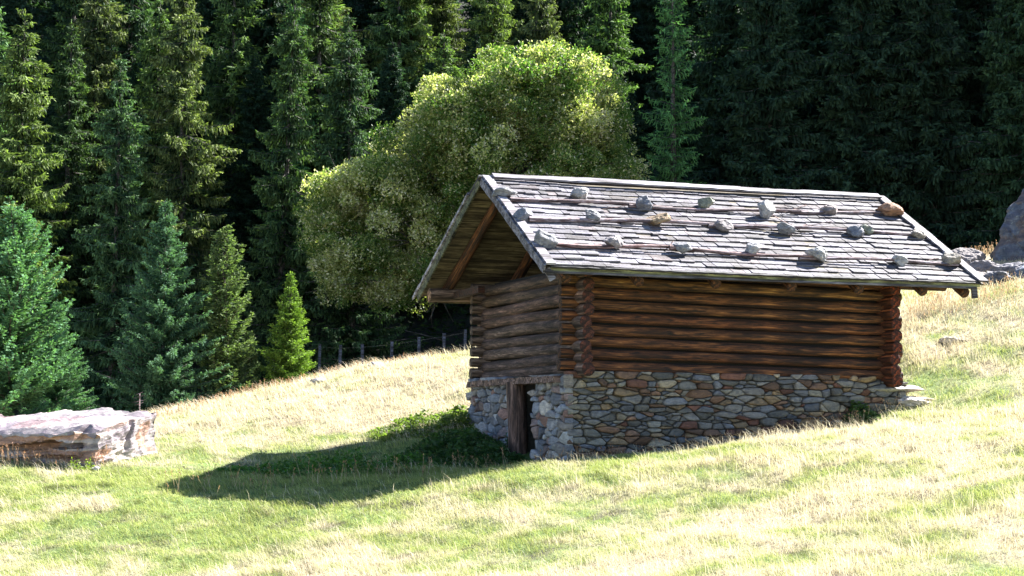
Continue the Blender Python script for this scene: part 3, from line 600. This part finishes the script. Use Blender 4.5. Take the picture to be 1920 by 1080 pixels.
# ------------------------------------------------------------------ conifers
def kites(P, Dr, L, Wd, r, nrm=None, bend=0):             # P base (n,3), Dr unit dir, L, Wd -> quads (n*4,3)
    n_ = len(P); rnd = r.normal(size=(n_, 3)) if nrm is None else nrm
    S = np.cross(Dr, rnd); S /= np.linalg.norm(S, axis=1, keepdims=True)+1e-9
    mid = P+Dr*(L*.45)[:, None]; tip = P+Dr*L[:, None]
    return np.stack([P, mid+S*(Wd/2)[:, None], tip, mid-S*(Wd/2)[:, None]], 1).reshape(-1, 3)
def conifer(hgt, rad, seed, prof, whorl=.42, nb=8, start=.03, elev0=-.15, curl=.25, tw_l=.30, tw_w=.05, step=.11, hang=.35, per=4, col=(.035,.065,.02), tipcol=(.10,.15,.03), var=.3, gaps=.15, droop=.35, up=0.0, maxq=200000):
    r = np.random.default_rng(seed); Q = []; C = []; BV = []; BF_ = []
    z = hgt*start
    while z < hgt*.985:
        t = z/hgt; R_ = rad*prof(t); k = max(3, int(nb*(.6+.4*(1-t))+r.uniform(-1, 1.5)))
        a0 = r.uniform(0, 6.28); lean = r.normal(0, .05)
        for j in range(k):
            if r.random() < gaps*(1-t*.6): continue
            a = a0+j*6.283/k+r.normal(0, .22); Lb = R_*r.uniform(.62, 1.12); el = elev0+t*up+lean+r.normal(0, .1)
            n_ = max(3, int(Lb/step)); s = (np.arange(n_)+.6)/n_
            rr = s*Lb; zz = z+r.uniform(-.5, .5)*whorl+rr*math.tan(el)-droop*Lb*s**1.4+curl*Lb*s**3
            aa = a+np.cumsum(r.normal(0, .02, n_)); P = np.c_[rr*np.cos(aa), rr*np.sin(aa), zz]
            if Lb > .12:
                b0 = len(BV); th = .012+.012*Lb; 
                for q, pp in enumerate([np.array([0, 0, z]), P[n_//2], P[-1]]):
                    tt = th*(1-q*.42); BV += [pp+np.array([0, 0, tt]), pp+np.array([-math.sin(a)*tt, math.cos(a)*tt, -tt*.5]), pp-np.array([-math.sin(a)*tt, math.cos(a)*tt, tt*.5])]
                for q in range(2):
                    for e in range(3): BF_.append((b0+q*3+e, b0+q*3+(e+1) % 3, b0+q*3+3+(e+1) % 3, b0+q*3+3+e))
            rad_d = np.c_[np.cos(aa), np.sin(aa), np.full(n_, -droop*.4+curl*.5)]; rad_d /= np.linalg.norm(rad_d, axis=1, keepdims=True)
            side = np.c_[-np.sin(aa), np.cos(aa), np.zeros(n_)]
            env = (1.15-s)*.75+.35*(s < .9)*np.minimum(1, s*3)
            for m_ in range(per):
                sg = 1 if m_ % 2 else -1; lat = r.uniform(.3, 1.0, n_)*sg; hg = r.random(n_) < hang
                Dr = rad_d*r.uniform(.35, .9, n_)[:, None]+side*lat[:, None]+np.c_[np.zeros((n_, 2)), r.normal(.03+up*.25, .12, n_)]
                Dr[hg] = rad_d[hg]*.25+side[hg]*(lat[hg]*.35)[:, None]+np.array([0, 0, -1.0])
                Dr /= np.linalg.norm(Dr, axis=1, keepdims=True)
                L = tw_l*np.clip(env, .35, 1.2)*r.uniform(.6, 1.3, n_)*min(1.0, .35+Lb*.7/ (tw_l*2.2+.01))
                P0 = P+r.normal(0, .02, (n_, 3))+side*(lat*L*.25)[:, None]*.5
                Q.append(kites(P0, Dr, L, tw_w*r.uniform(.7, 1.3, n_), r))
                # second layer farther out along the shoot gives depth
                P1 = P0+Dr*(L*.55)[:, None]; D2 = Dr+r.normal(0, .45, (n_, 3)); D2[:, 2] -= hang*.5; D2 /= np.linalg.norm(D2, axis=1, keepdims=True)
                Q.append(kites(P1, D2, L*.7, tw_w*r.uniform(.6, 1.1, n_), r))
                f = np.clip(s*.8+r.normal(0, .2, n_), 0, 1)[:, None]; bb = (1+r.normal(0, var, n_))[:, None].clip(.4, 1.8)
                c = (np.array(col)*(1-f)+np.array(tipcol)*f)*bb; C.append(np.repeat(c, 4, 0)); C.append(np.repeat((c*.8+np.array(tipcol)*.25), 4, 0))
        z += whorl*r.uniform(.75, 1.25)*(1.0 if t < .8 else .7)
    # leader
    n_ = 14; P = np.c_[np.zeros((n_, 2)), np.linspace(hgt*.94, hgt*.995, n_)]; Dr = r.normal(0, 1, (n_, 3)); Dr[:, 2] = 1.6; Dr /= np.linalg.norm(Dr, axis=1, keepdims=True)
    Q.append(kites(P, Dr, np.full(n_, tw_l*.35), np.full(n_, tw_w*.7), r)); C.append(np.repeat(np.tile(tipcol, (n_, 1)), 4, 0))
    tr = max(.03, hgt*.011); TV = []; TF = []
    for i, zz in enumerate(np.linspace(-1.2, hgt*.985, 12)):
        rr = tr*(1-max(0, zz)/hgt)+.006
        for k in range(8): TV.append((rr*math.cos(k*.785), rr*math.sin(k*.785), zz))
    for i in range(11):
        for k in range(8): TF.append((i*8+k, i*8+(k+1) % 8, i*8+8+(k+1) % 8, i*8+8+k))
    V, Fc, _ = merge([(TV, TF), (BV, BF_)])
    return np.concatenate(Q), np.concatenate(C), V, Fc
def tree_from(name, data, loc, label, cat, group=None, rotz=0, sc_=1, mat=None):
    Qv, Cc, V, Fc = data; root = empty(name, loc); tag(root, label, cat, group); root.rotation_euler = (0, 0, rotz); root.scale = (sc_,)*3
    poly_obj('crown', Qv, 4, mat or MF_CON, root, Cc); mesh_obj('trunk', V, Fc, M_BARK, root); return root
def copy_thing(o, loc, rotz, scale, label, group):
    r = o.copy(); COL.objects.link(r); r.location = tuple(map(float, loc)); r.rotation_euler = (rng.normal(0, .012), rng.normal(0, .012), rotz); r.scale = scale; r['label'] = label
    if group: r['group'] = group
    for ch in list(o.children): c = ch.copy(); COL.objects.link(c); c.parent = r
    return r
spr = lambda t: (1-t)**.62*(.85+.15*math.sin(t*25)) if t > .12 else .8
slim = lambda t: (1-t)**.75*.95+.02
OLV, OLT = (.016, .038, .022), (.105, .125, .035)
protos = []
for k in range(5):
    protos.append(conifer(20, [3.9, 3.4, 4.2, 3.7, 3.2][k], 40+k, spr, .54, 8, .04, .05, .32, .48, .080, .12, .6, 6, OLV, [(.19,.25,.085), (.14,.23,.09), (.20,.24,.095), (.12,.21,.10), (.17,.26,.085)][k], .35, .20, .45))  # bright tips, dark insides: sun and shade put into the needle colour
for k in range(2): protos.append(conifer(20, [3.6, 3.2][k], 50+k, spr, .46, 10, .03, .0, .26, .52, .10, .12, .65, 6, (.017,.038,.026), (.040,.080,.048), .3, .05, .45))  # darker copies for the right and deep wood, shade painted into the needles
larch = conifer(20, 2.4, 60, spr, .50, 8, .06, .1, .25, .38, .045, .12, .45, 5, (.06, .14, .055), (.17, .36, .13), .25, .15, .25)

def tree_at(px, tipy, d, name, proto, label, group, first, cat='spruce tree', wide=1.0):
    X = (px-960)/F*d; g = ground(X, d); tz = pt(px, tipy, d)[2]; h = tz-g[2]; s = h/20
    if proto in first: return copy_thing(first[proto], g, rng.uniform(0, 6.28), (s*wide, s*wide, s), label, group)
    data = larch if proto == 'larch' else protos[proto]
    o = tree_from(name, data, g, label, cat, group, rng.uniform(0, 6.28), 1); o.scale = (s*wide, s*wide, s); first[proto] = o; return o
first = {}
G1 = 'tall spruces at the sunlit front of the wood'
for a in [(28, 5, 50, 0, 'sunlit spruce at the left edge of the wood, its top touching the picture edge', 1.25),
          (118, 25, 55, 1, 'slender sunlit spruce second from the left edge of the wood', 1.2),
          (213, 92, 49, 3, 'sunlit spruce whose whole pointed top shows, above the big round fir', 1.1),
          (168, -130, 57, 2, 'tall spruce rising between the slender spruce and the one with the whole pointed top', 1.1),
          (285, -30, 55, 4, 'narrow spruce directly right of the one whose whole pointed top shows', 1.3),
          (590, -150, 58, 4, 'narrow spruce between the bright larch and the pointed spruce left of the leafy tree', 1.3),
          (-30, -60, 53, 3, 'sunlit spruce mostly cut off by the left picture edge', 1.2),
          (345, -90, 54, 2, 'tall ragged sunlit spruce behind the big blue green fir', 1.0),
          (430, -160, 60, 4, 'dark narrow spruce between the ragged spruce and the bright larch', 1.3),
          (520, -60, 52, 1, 'tall sunlit spruce standing in front of the bright green larch', 1.0),
          (660, 12, 52, 3, 'pointed spruce just left of the round leafy tree', 1.25),
          (830, 45, 57, 4, 'short pointed spruce peeping over the left shoulder of the leafy tree', 1.6),
          (760, -180, 63, 0, 'dark spruce in the gap left of the short pointed one above the leafy tree', 1.0),
          (915, -120, 60, 0, 'sunlit spruce right of the short pointed one, behind the leafy tree', 1.1),
          (1025, -110, 57, 2, 'spruce with pale hanging boughs right above the top of the leafy tree', 1.0),
          (1130, -190, 60, 1, 'dark spruce behind the right shoulder of the leafy tree', 1.2)]:
    tree_at(a[0], a[1], a[2], 'spruce_tree', a[3], a[4], G1, first, wide=a[5])
tree_at(545, -70, 57, 'larch_tree', 'larch', 'bright feathery green larch among the sunlit spruces', None, first, 'larch tree', 1.15)
tree_at(1265, -120, 50, 'larch_tree', 'larch', 'feathery green larch above the middle of the roof ridge', None, first, 'larch tree', 1.2)
G2 = 'dark spruces of the shaded wood at right'
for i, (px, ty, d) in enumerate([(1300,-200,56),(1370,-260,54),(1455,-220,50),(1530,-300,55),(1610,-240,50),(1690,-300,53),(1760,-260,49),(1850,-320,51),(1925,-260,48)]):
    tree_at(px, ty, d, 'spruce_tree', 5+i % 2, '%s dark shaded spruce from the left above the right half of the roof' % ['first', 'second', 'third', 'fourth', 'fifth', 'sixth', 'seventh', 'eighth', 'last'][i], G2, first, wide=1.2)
G3 = 'spruces in the rows deeper in the wood'
for row, (d, n_, t0, t1) in enumerate([(58.5, 24, 230, 20), (64, 22, -60, -330), (72, 22, -150, -400), (82, 22, -300, -560)]):  # nearest row added to shade the lower parts of the front trees
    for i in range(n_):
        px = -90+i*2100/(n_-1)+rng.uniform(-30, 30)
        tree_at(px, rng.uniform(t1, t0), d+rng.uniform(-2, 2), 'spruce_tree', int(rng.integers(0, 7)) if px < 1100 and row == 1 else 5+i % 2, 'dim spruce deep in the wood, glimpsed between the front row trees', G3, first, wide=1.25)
for X, d in [(19,55),(22,58),(24,55.5),(27,60),(31,58),(20,61),(25,64),(30,66),(35,63),(23,70),(29,73),(36,72),(40,68),(34,80),(42,78),(28,82)]:      # unseen spruces added beyond the right edge to shade the wood
    g = ground(X, d); copy_thing(first[5+int(rng.integers(0, 2))], g, rng.uniform(0, 6), (1.35, 1.35, 1.2), 'unseen spruce added beyond the right edge to shade the wood', 'added shading spruces beyond the right picture edge')

fir = conifer(5.9, 1.95, 71, lambda t: (1-t)**.95*1.05+.015 if t > .14 else .95, .20, 11, .03, .1, .18, .17, .028, .045, .12, 7, (.03,.075,.045), (.13,.25,.15), .25, .05, .12, .35)
X, d = (306-960)/F*35.2, 35.2; g = ground(X, d); h = pt(306, 368, d)[2]-g[2]
fir_o = tree_from('fir_tree', fir, g, 'broad blue green fir with a thin leader, biggest young tree left of the hut', 'fir tree', None, 0, h/5.9)
pine = conifer(5.3, 1.75, 72, lambda t: (1-t**2.0)**.8*.98+.03, .26, 12, .05, .25, .12, .20, .050, .075, .0, 7, (.045,.09,.045), (.125,.25,.15), .25, .06, .0, .55)
X, d = (22-960)/F*33.0, 33.0; g = ground(X, d); h = pt(22, 398, d)[2]-g[2]
tree_from('pine_tree', pine, g, 'bushy bright green pine cut by the left picture edge', 'pine tree', None, 0, h/5.3)
stone_pine = conifer(4.3, .78, 73, lambda t: (1-t)**.55*(1.0 if t > .3 else .85+.5*t), .18, 10, .04, .55, .10, .17, .036, .055, .0, 6, (.05,.095,.038), (.20,.27,.11), .3, .05, .0, .5)
X, d = (425-960)/F*36.0, 36.0; g = ground(X, d); h = pt(412, 434, d)[2]-g[2]
o = tree_from('pine_tree', stone_pine, g, 'narrow upright stone pine directly right of the broad fir', 'pine tree', None, 1, h/4.3); o.rotation_euler = (0, -.06, 1); o.scale = (h/4.3*1.15, h/4.3*1.15, h/4.3)
X, d = (466-960)/F*36.6, 36.6; g = ground(X, d); h = pt(466, 625, d)[2]-g[2]
o = copy_thing(o, g, 2, (h/4.3*1.1, h/4.3*1.1, h/4.3), 'short bushy pine at the foot of the narrow stone pine', None); o.name = 'pine_tree'
yspr = conifer(2.9, .80, 74, lambda t: (1-t)**1.0*1.1+.015, .13, 10, .03, .15, .15, .13, .024, .036, .08, 7, (.06,.12,.025), (.22,.33,.06), .25, .05, .1, .3)
X, d = (543-960)/F*36.8, 36.8; g = ground(X, d); h = pt(541, 508, d)[2]-g[2]
o = tree_from('spruce_tree', yspr, g, 'small bright yellow green young spruce beside the wire fence', 'spruce tree', None, 0, h/2.9)
X, d = (108-960)/F*35.5, 35.5; g = ground(X, d); h = pt(108, 560, d)[2]-g[2]
o = copy_thing(fir_o, g, 1.2, (h/5.9*1.1, h/5.9*1.1, h/5.9), 'small blue green fir behind the bushy pine at the left edge', None); o.name = 'fir_tree'

nU = 70000; dU = rng.uniform(50, 95, nU); XU = rng.uniform(-1, 1, nU)*(.36*dU+3); xU, yU = from_xd(XU, dU)
cU = fbm(xU*.5, yU*.5, 61, 3); hU = (.3+1.6*smooth(.4, .7, cU))*rng.random(nU)**.6; PU = np.c_[xU, yU, height(xU, yU)+hU]
DU = rng.normal(0, 1, PU.shape); DU[:, 2] = np.abs(DU[:, 2])*.6-.2; DU /= np.linalg.norm(DU, axis=1, keepdims=True); LU = rng.uniform(.12, .32, nU)
o = poly_obj('undergrowth', kites(PU, DU, LU, LU*.35, rng), 4, MF_CON, None, np.repeat(np.array([.02, .04, .016])*rng.uniform(.5, 1.5, (nU, 1)), 4, 0)); o['kind'] = 'stuff'; tag(o, 'dark low undergrowth on the floor of the wood', 'undergrowth')

# ------------------------------------------------------------------ leafy tree behind the hut
def leafy():
    r = np.random.default_rng(5); d0 = 47.0
    ell = [((965,285),(215,195),3.0),((720,430),(145,140),2.4),((875,240),(110,95),2.2),((1060,205),(105,105),2.2),((1010,190),(90,95),2.0),((690,500),(105,80),1.8),((1110,340),(80,130),2.0),((810,350),(160,140),2.6),((770,540),(80,60),1.4),((620,390),(50,60),1.2)]
    root_p = ground((900-960)/F*d0, d0)
    cen = []; Q = []; C = []
    E = [(pt(c[0], c[1], d0), s[0]/F*d0, s[1]/F*d0, dd*1.0) for c, s, dd in ell]
    AX = np.array([CR*[1, 1, 0], [F0[0], F0[1], 0], [0, 0, 1.]]); P = []; U = []; rd = []; cl_ = []
    for k, (c, a, b_, dd) in enumerate(E):
        n_ = int((a*b_+a*dd+b_*dd)*4.2/.62)
        u = r.normal(size=(n_, 3)); u /= np.linalg.norm(u, axis=1, keepdims=True)
        lump = np.array([mnoise.noise(Vector(q*2.0+np.array([k*7., 0, 0]))) for q in u]); rad = r.uniform(.45, 1.0, n_)**.35*(1+.30*lump); rad[::9] *= 1.10
        ctr = c+(u*np.array([a, dd, b_])*.885*rad[:, None])@AX
        for q in range(n_):
            R_ = r.uniform(.22, .62)*(.6 if rad[q] > 1.08 else 1); m_ = int(470*R_**1.7)+6
            uu = r.normal(size=(m_, 3)); uu[:, 2] += .35; uu /= np.linalg.norm(uu, axis=1, keepdims=True); rr = r.uniform(.1, 1, m_)**.33
            P.append(ctr[q]+uu*(rr*R_)[:, None]*np.array([1.15, 1.15, .8])); o_ = uu*.6+(u[q]@AX)*.6; U.append(o_/np.linalg.norm(o_, axis=1, keepdims=True)); rd.append(np.full(m_, rad[q])); cl_.append(np.full(m_, r.normal(0, .22)))
    P = np.concatenate(P); U = np.concatenate(U); rd = np.concatenate(rd); cl_ = np.concatenate(cl_)
    lit = r.random(len(P)); nl = 5
    patch = np.array([mnoise.noise(Vector(p*.8+np.array([30., 0, 0]))) for p in P])
    for m_ in range(nl):
        Dt = U*.7+np.array([0, 0, .45])+r.normal(0, .35, U.shape); Dt /= np.linalg.norm(Dt, axis=1, keepdims=True)
        s = m_/nl; pos = P+Dt*0.0+(U*.6+np.array([0, 0, .3]))*s*.12+r.normal(0, .03, P.shape)
        Dl = Dt*.6+r.normal(0, .7, U.shape); Dl /= np.linalg.norm(Dl, axis=1, keepdims=True)
        nn = np.cross(Dl, r.normal(size=U.shape)); L = r.uniform(.055, .115, len(P)); Q.append(kites(pos, Dl, L, L*.48, r))
        g = np.array([.07, .14, .028]); y = np.array([.38, .385, .16]); glint_c = np.array([.66, .60, .47])
        f = np.clip(.34+cl_+patch*.9+r.normal(0, .28, len(P))+(rd-.8)*.5, 0, 1)[:, None]; c = (g*(1-f)+y*f)*(.75+.35*smooth(.7, 1.0, rd))[:, None]  # inner leaves coloured darker, crown shade painted in
        k = (r.random(len(P)) < (.10+.50*np.clip(patch+.1+cl_, 0, 1))*smooth(.72, .95, rd)); c[k] = glint_c*r.uniform(.7, 1.15, (k.sum(), 1))  # whitish outer leaves are painted sun glints
        C.append(np.repeat(c*r.uniform(.7, 1.25, (len(P), 1)), 4, 0))
    root = tag(empty('leafy_tree', root_p), 'large round crowned leafy tree with yellow green leaves behind the hut', 'leafy tree')
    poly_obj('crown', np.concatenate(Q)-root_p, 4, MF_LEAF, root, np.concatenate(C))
    # trunk and limbs
    parts = []
    def limb(p, q, r0, r1):
        p = np.array(p); q = np.array(q); n_ = 7; V = []; Fc = []; side = r.normal(0, .04, 3)*np.linalg.norm(q-p)
        d = (q-p)/np.linalg.norm(q-p); s = np.cross(d, [.3, .9, .1]); s /= np.linalg.norm(s); u = np.cross(s, d)
        for i in range(n_+1):
            t = i/n_; c = p+(q-p)*t+side*math.sin(t*math.pi); rr = r0+(r1-r0)*t
            for k in range(7): V.append(c+s*rr*math.cos(k*.898)+u*rr*math.sin(k*.898))
        for i in range(n_):
            for k in range(7): Fc.append((i*7+k, i*7+(k+1) % 7, i*7+7+(k+1) % 7, i*7+7+k))
        parts.append((V, Fc))
    fork = pt(945, 540, d0); limb(root_p-np.array([0, 0, 1]), fork, .28, .22)
    for c, a, b_, dd in E:
        m2 = fork*.45+c*.55+r.normal(0, .2, 3); limb(fork, m2, .14, .09)
        for _ in range(9):
            u = r.normal(size=3); u /= np.linalg.norm(u); e = c+u*np.array([a, dd*.8, b_])*.85; limb(m2, e, .06, .012)
            for _ in range(3): u2 = r.normal(0, .4, 3); limb(e*.6+m2*.4, e+u2, .022, .006)
    limb(pt(835, 640, d0), pt(760, 620, d0-.5), .02, .008)
    V, Fc, _ = merge(parts); mesh_obj('trunk', np.array(V)-root_p, Fc, M_BARK, root)
leafy()

# ------------------------------------------------------------------ wire fence beyond the crest
fen = tag(empty('wire_fence', ground(-3, 38.5)), 'wire fence of thin grey posts along the edge of the wood', 'fence'); FO = np.array(fen.location); tops = []
for px, ty in [(515, 668), (599, 645), (637, 647), (681, 645), (735, 640), (787, 632), (833, 625), (872, 618)]:
    p = pt(px, ty, 38.5); g = ground((px-960)/F*38.5, 38.5)
    V, Fc = rough_board(g-np.array([0, 0, .3]), p+rng.normal(0, .02, 3)*np.array([1, 1, 0]), .06, .06, (0, 1, 0), 6, .003)
    mesh_obj('post', np.array(V)-FO, Fc, M_GREY, fen, [(.30, .34, .5)]*len(V)); tops.append(p)
for k in range(3):
    parts = [beam(tops[i]-np.array([0, 0, .08+.28*k]), tops[i+1]-np.array([0, 0, .08+.28*k]), .0018, .0018) for i in range(len(tops)-1)]
    V, Fc, _ = merge(parts); mesh_obj('wire', np.array(V)-FO, Fc, M_WIRE, fen)

# ------------------------------------------------------------------ grass
def near_hut(x, y): return (x > .0) & (x < 6.1) & (y > .06) & (y < 4.4)
BLD = on_ground(95, 860, 26.0)
def sample(n_, d0, d1, margin=1.12):
    d = np.sqrt(rng.uniform(d0**2, d1**2, n_)); X = rng.uniform(-1, 1, n_)*(960/F*d*margin+.3); x, y = from_xd(X, d); k = ~near_hut(x, y); return x[k], y[k], d[k]
def blades(x, y, d, lmin, lmax, wid, lean, colf, heads=False, z=None):
    n_ = len(x); z = height(x, y) if z is None else z
    cl = fbm(x*1.3, y*1.3, 91, 3); L = rng.uniform(lmin, lmax, n_)*(.5+cl)
    th = rng.uniform(0, 6.28, n_); ln = lean*rng.uniform(.3, 1.5, n_); wind = np.array([-.8, -.45])
    dx = np.cos(th)*.6+wind[0]*(.5+cl); dy = np.sin(th)*.6+wind[1]*(.5+cl); q_ = np.maximum(1, np.hypot(dx, dy)*ln/.95); dx = dx/q_; dy = dy/q_; L = L*np.where(q_ > 1, .9, 1)
    b0 = np.c_[x, y, z-.015]; m_ = b0+np.c_[dx*ln*L*.30, dy*ln*L*.30, L*.55]; t = b0+np.c_[dx*ln*L, dy*ln*L, L*(1-.18*np.minimum(ln, 1.4))]
    a2 = rng.uniform(0, 6.28, n_); s = np.c_[np.cos(a2), np.sin(a2), np.zeros(n_)]*(wid*d/20)[:, None]/2
    V = np.stack([b0-s, b0+s, m_+s*.9, m_-s*.9, m_-s*.9, m_+s*.9, t+s*.12, t-s*.12], 1).reshape(-1, 3); C = np.repeat(colf(x, y), 8, 0); return V, C
def c_turf(x, y):
    g = np.clip(green_mask(x, y)+rng.normal(0, .22, len(x)), 0, 1)[:, None]; v = rng.uniform(.6, 1.3, (len(x), 1))
    gr = np.array([.32, .42, .14])*(1-.35*rng.random((len(x), 1)))+np.array([.05, .02, .0]); st = np.array([.64, .56, .43])*(.75+.45*rng.random((len(x), 1)))
    return (gr*g+st*(1-g))*v*(1-.55*smooth(.62, .74, fbm(x*4.1, y*4.1, 55, 3)))[:, None]
parts = []
x, y, d = sample(380000, 12.2, 24.5); parts.append(blades(x, y, d, .03, .10, .006, 1.2, c_turf))
x, y, d = sample(260000, 24.5, 39); parts.append(blades(x, y, d, .04, .11, .006, 1.1, c_turf))
o = poly_obj('grass', np.concatenate([p[0] for p in parts]), 4, MF_GRASS, None, np.concatenate([p[1] for p in parts])); o['kind'] = 'stuff'; tag(o, 'short mixed green and straw coloured meadow grass', 'grass')
def c_straw(x, y): return np.array([.74, .66, .55])*rng.uniform(.6, 1.15, (len(x), 1))*np.array([1, 1, 1])
parts = []
x, y, d = sample(130000, 12.2, 38); k = rng.random(len(x)) < (1-green_mask(x, y))**1.6*.8+.03; x, y, d = x[k], y[k], d[k]
parts.append(blades(x, y, d, .10, .27, .0042, 1.4, c_straw))
o = poly_obj('dry_grass', np.concatenate([p[0] for p in parts]), 4, MF_GRASS, None, np.concatenate([p[1] for p in parts])); o['kind'] = 'stuff'; tag(o, 'long pale dry grass stalks leaning over the meadow', 'grass')
# seed-headed stalks along the hut foot, the lip of the bank and the crest
def stalks(line, n_, hmin, hmax, spread, colr, hw=.02, parts=None):
    line = np.array(line, float); seg = rng.integers(0, len(line)-1, n_); t = rng.random(n_)
    p = line[seg]*(1-t)[:, None]+line[seg+1]*t[:, None]; V = []; C = []
    for px, py, dd in p:
        q = on_ground(px, py, dd+rng.normal(0, spread)); h = rng.uniform(hmin, hmax); ln = rng.normal(-.1, .28, 2)*h; tp = q+np.array([ln[0], ln[1], h])
        md = q+(tp-q)*.5+np.array([0, 0, .02]); sd_ = CR*.0028*dd/22
        V += [q-sd_, q+sd_, md+sd_, tp, md-sd_]; c = np.array(colr)*rng.uniform(.6, 1.2); C += [c]*5
        for _ in range(5):
            a = tp-(tp-q)*rng.uniform(0, .28); e = rng.normal(0, 1, 3); e[2] = abs(e[2])+.8; e /= np.linalg.norm(e); L = rng.uniform(.5, 1)*hw*2.4; s = np.cross(e, rng.normal(size=3)); s /= np.linalg.norm(s); s *= hw*.28
            V += [a-s*.3, a+s*.3, a+e*L*.5+s, a+e*L, a+e*L*.5-s]; C += [c*np.array([1.0, .8, .7])]*5
    parts.append((np.array(V), np.array(C)))
parts = []
BR = (.36, .25, .17)
stalks([(1010,872,23.1),(1250,850,23.9),(1500,812,24.8),(1560,800,25.0)], 230, .10, .34, .12, BR, .022, parts)
stalks([(310,938,21.8),(640,925,22.5),(960,872,23.1)], 90, .12, .40, .25, (.42,.33,.22), .02, parts)
stalks([(1700,592,30.3),(1920,548,30.8)], 330, .12, .36, .5, (.48,.38,.28), .018, parts)
stalks([(290,776,31.5),(450,730,32.7),(600,694,34),(740,670,35),(880,650,36)], 650, .08, .22, .5, (.44,.32,.22), .016, parts)
stalks([(1740,500,40),(1830,480,41),(1920,466,41)], 160, .12, .34, .6, (.48,.38,.28), .02, parts)
stalks([(0,868,24.9),(200,868,25.0)], 140, .12, .35, .15, (.40,.28,.20), .02, parts)
stalks([(1560,800,25.0),(1700,762,25.8)], 120, .12, .28, .2, (.48,.38,.28), .018, parts)
o = poly_obj('seed_stalks', np.concatenate([p[0] for p in parts]), 5, MF_GRASS, None, np.concatenate([p[1] for p in parts])); o['kind'] = 'stuff'; tag(o, 'brown seed headed grass stalks along the hut foot and the meadow crest', 'grass')
# leafy weeds on the bank beside the doorway
def weeds(cx, cy, cd, rx, rd, n_, hgt, col, name, label, kind=None, leaf=.07):
    c = on_ground(cx, cy, cd); X0, d0 = to_xd(c); r_ = np.sqrt(rng.random(n_)); a = rng.uniform(0, 6.28, n_)
    X = X0+rx*r_*np.cos(a); dd = d0+rd*r_*np.sin(a); x, y = from_xd(X, dd); k = ~((x > -.03) & (x < 6.1) & (y > -.03) & (y < D)); x, y, r_ = x[k], y[k], r_[k]
    mound = hgt*(1-r_**2)*(.35+2.4*smooth(.40, .75, fbm(x*4.5, y*4.5, 13, 3))); z = height(x, y)+mound*rng.random(len(x))**.45
    P = np.c_[x, y, z]; Dr = rng.normal(0, 1, P.shape); Dr[:, 2] = np.abs(Dr[:, 2])*.4-.1; Dr /= np.linalg.norm(Dr, axis=1, keepdims=True); L = rng.uniform(.6, 1.3, len(P))*leaf
    V = kites(P, Dr, L, L*.55, rng); C = np.repeat(np.array(col)*rng.uniform(.6, 1.35, (len(P), 1)), 4, 0)
    return V, C, label, name, kind
V1 = weeds(880, 850, 25.4, 1.2, 1.2, 9000, .14, (.045,.10,.03), '', ''); V2 = weeds(810, 806, 27.6, 1.2, .8, 5000, .13, (.12,.17,.04), '', ''); V3 = weeds(640, 880, 24.4, 2.0, .7, 3500, .12, (.07,.16,.03), '', '')
o = poly_obj('weeds', np.concatenate([V1[0], V2[0], V3[0]]), 4, MF_LEAF, None, np.concatenate([V1[1], V2[1], V3[1]])); o['kind'] = 'stuff'; tag(o, 'dark green nettles and weeds on the shaded bank left of the doorway', 'weeds')
V4 = weeds(1605, 792, 25.15, .36, .24, 1300, .14, (.08,.14,.05), '', '', leaf=.085); o = poly_obj('leafy_weed', V4[0], 4, MF_LEAF, None, V4[1]); tag(o, 'leafy green weed growing against the right end of the stone base', 'plant')
V5 = weeds(155, 868, 24.5, .30, .15, 700, .18, (.16,.22,.03), '', '', leaf=.035); o = poly_obj('leafy_weed', V5[0], 4, MF_LEAF, None, V5[1]); tag(o, 'low yellow green tuft at the foot of the layered boulder', 'plant')
# dead stem standing behind the boulder
q = on_ground(262, 790, 27.5); tp = pt(262, 737, 27.5); parts = [beam(q-np.array([0, 0, .1]), tp, .014, .014)]
for z_, l in ((.15, .10), (.28, .13), (.36, .08), (.05, .07)):
    c = tp-np.array([0, 0, z_*.6]); parts.append(beam(c-CR*l, c+CR*l*.8+np.array([0, 0, .05]), .008, .008))
V, Fc, _ = merge(parts); o = mesh_obj('dead_stem', V, Fc, M_POLE, None, [(1.6, 1.5, 1.5)]*len(V)); tag(o, 'bare dead stem with short side twigs standing behind the boulder', 'plant')
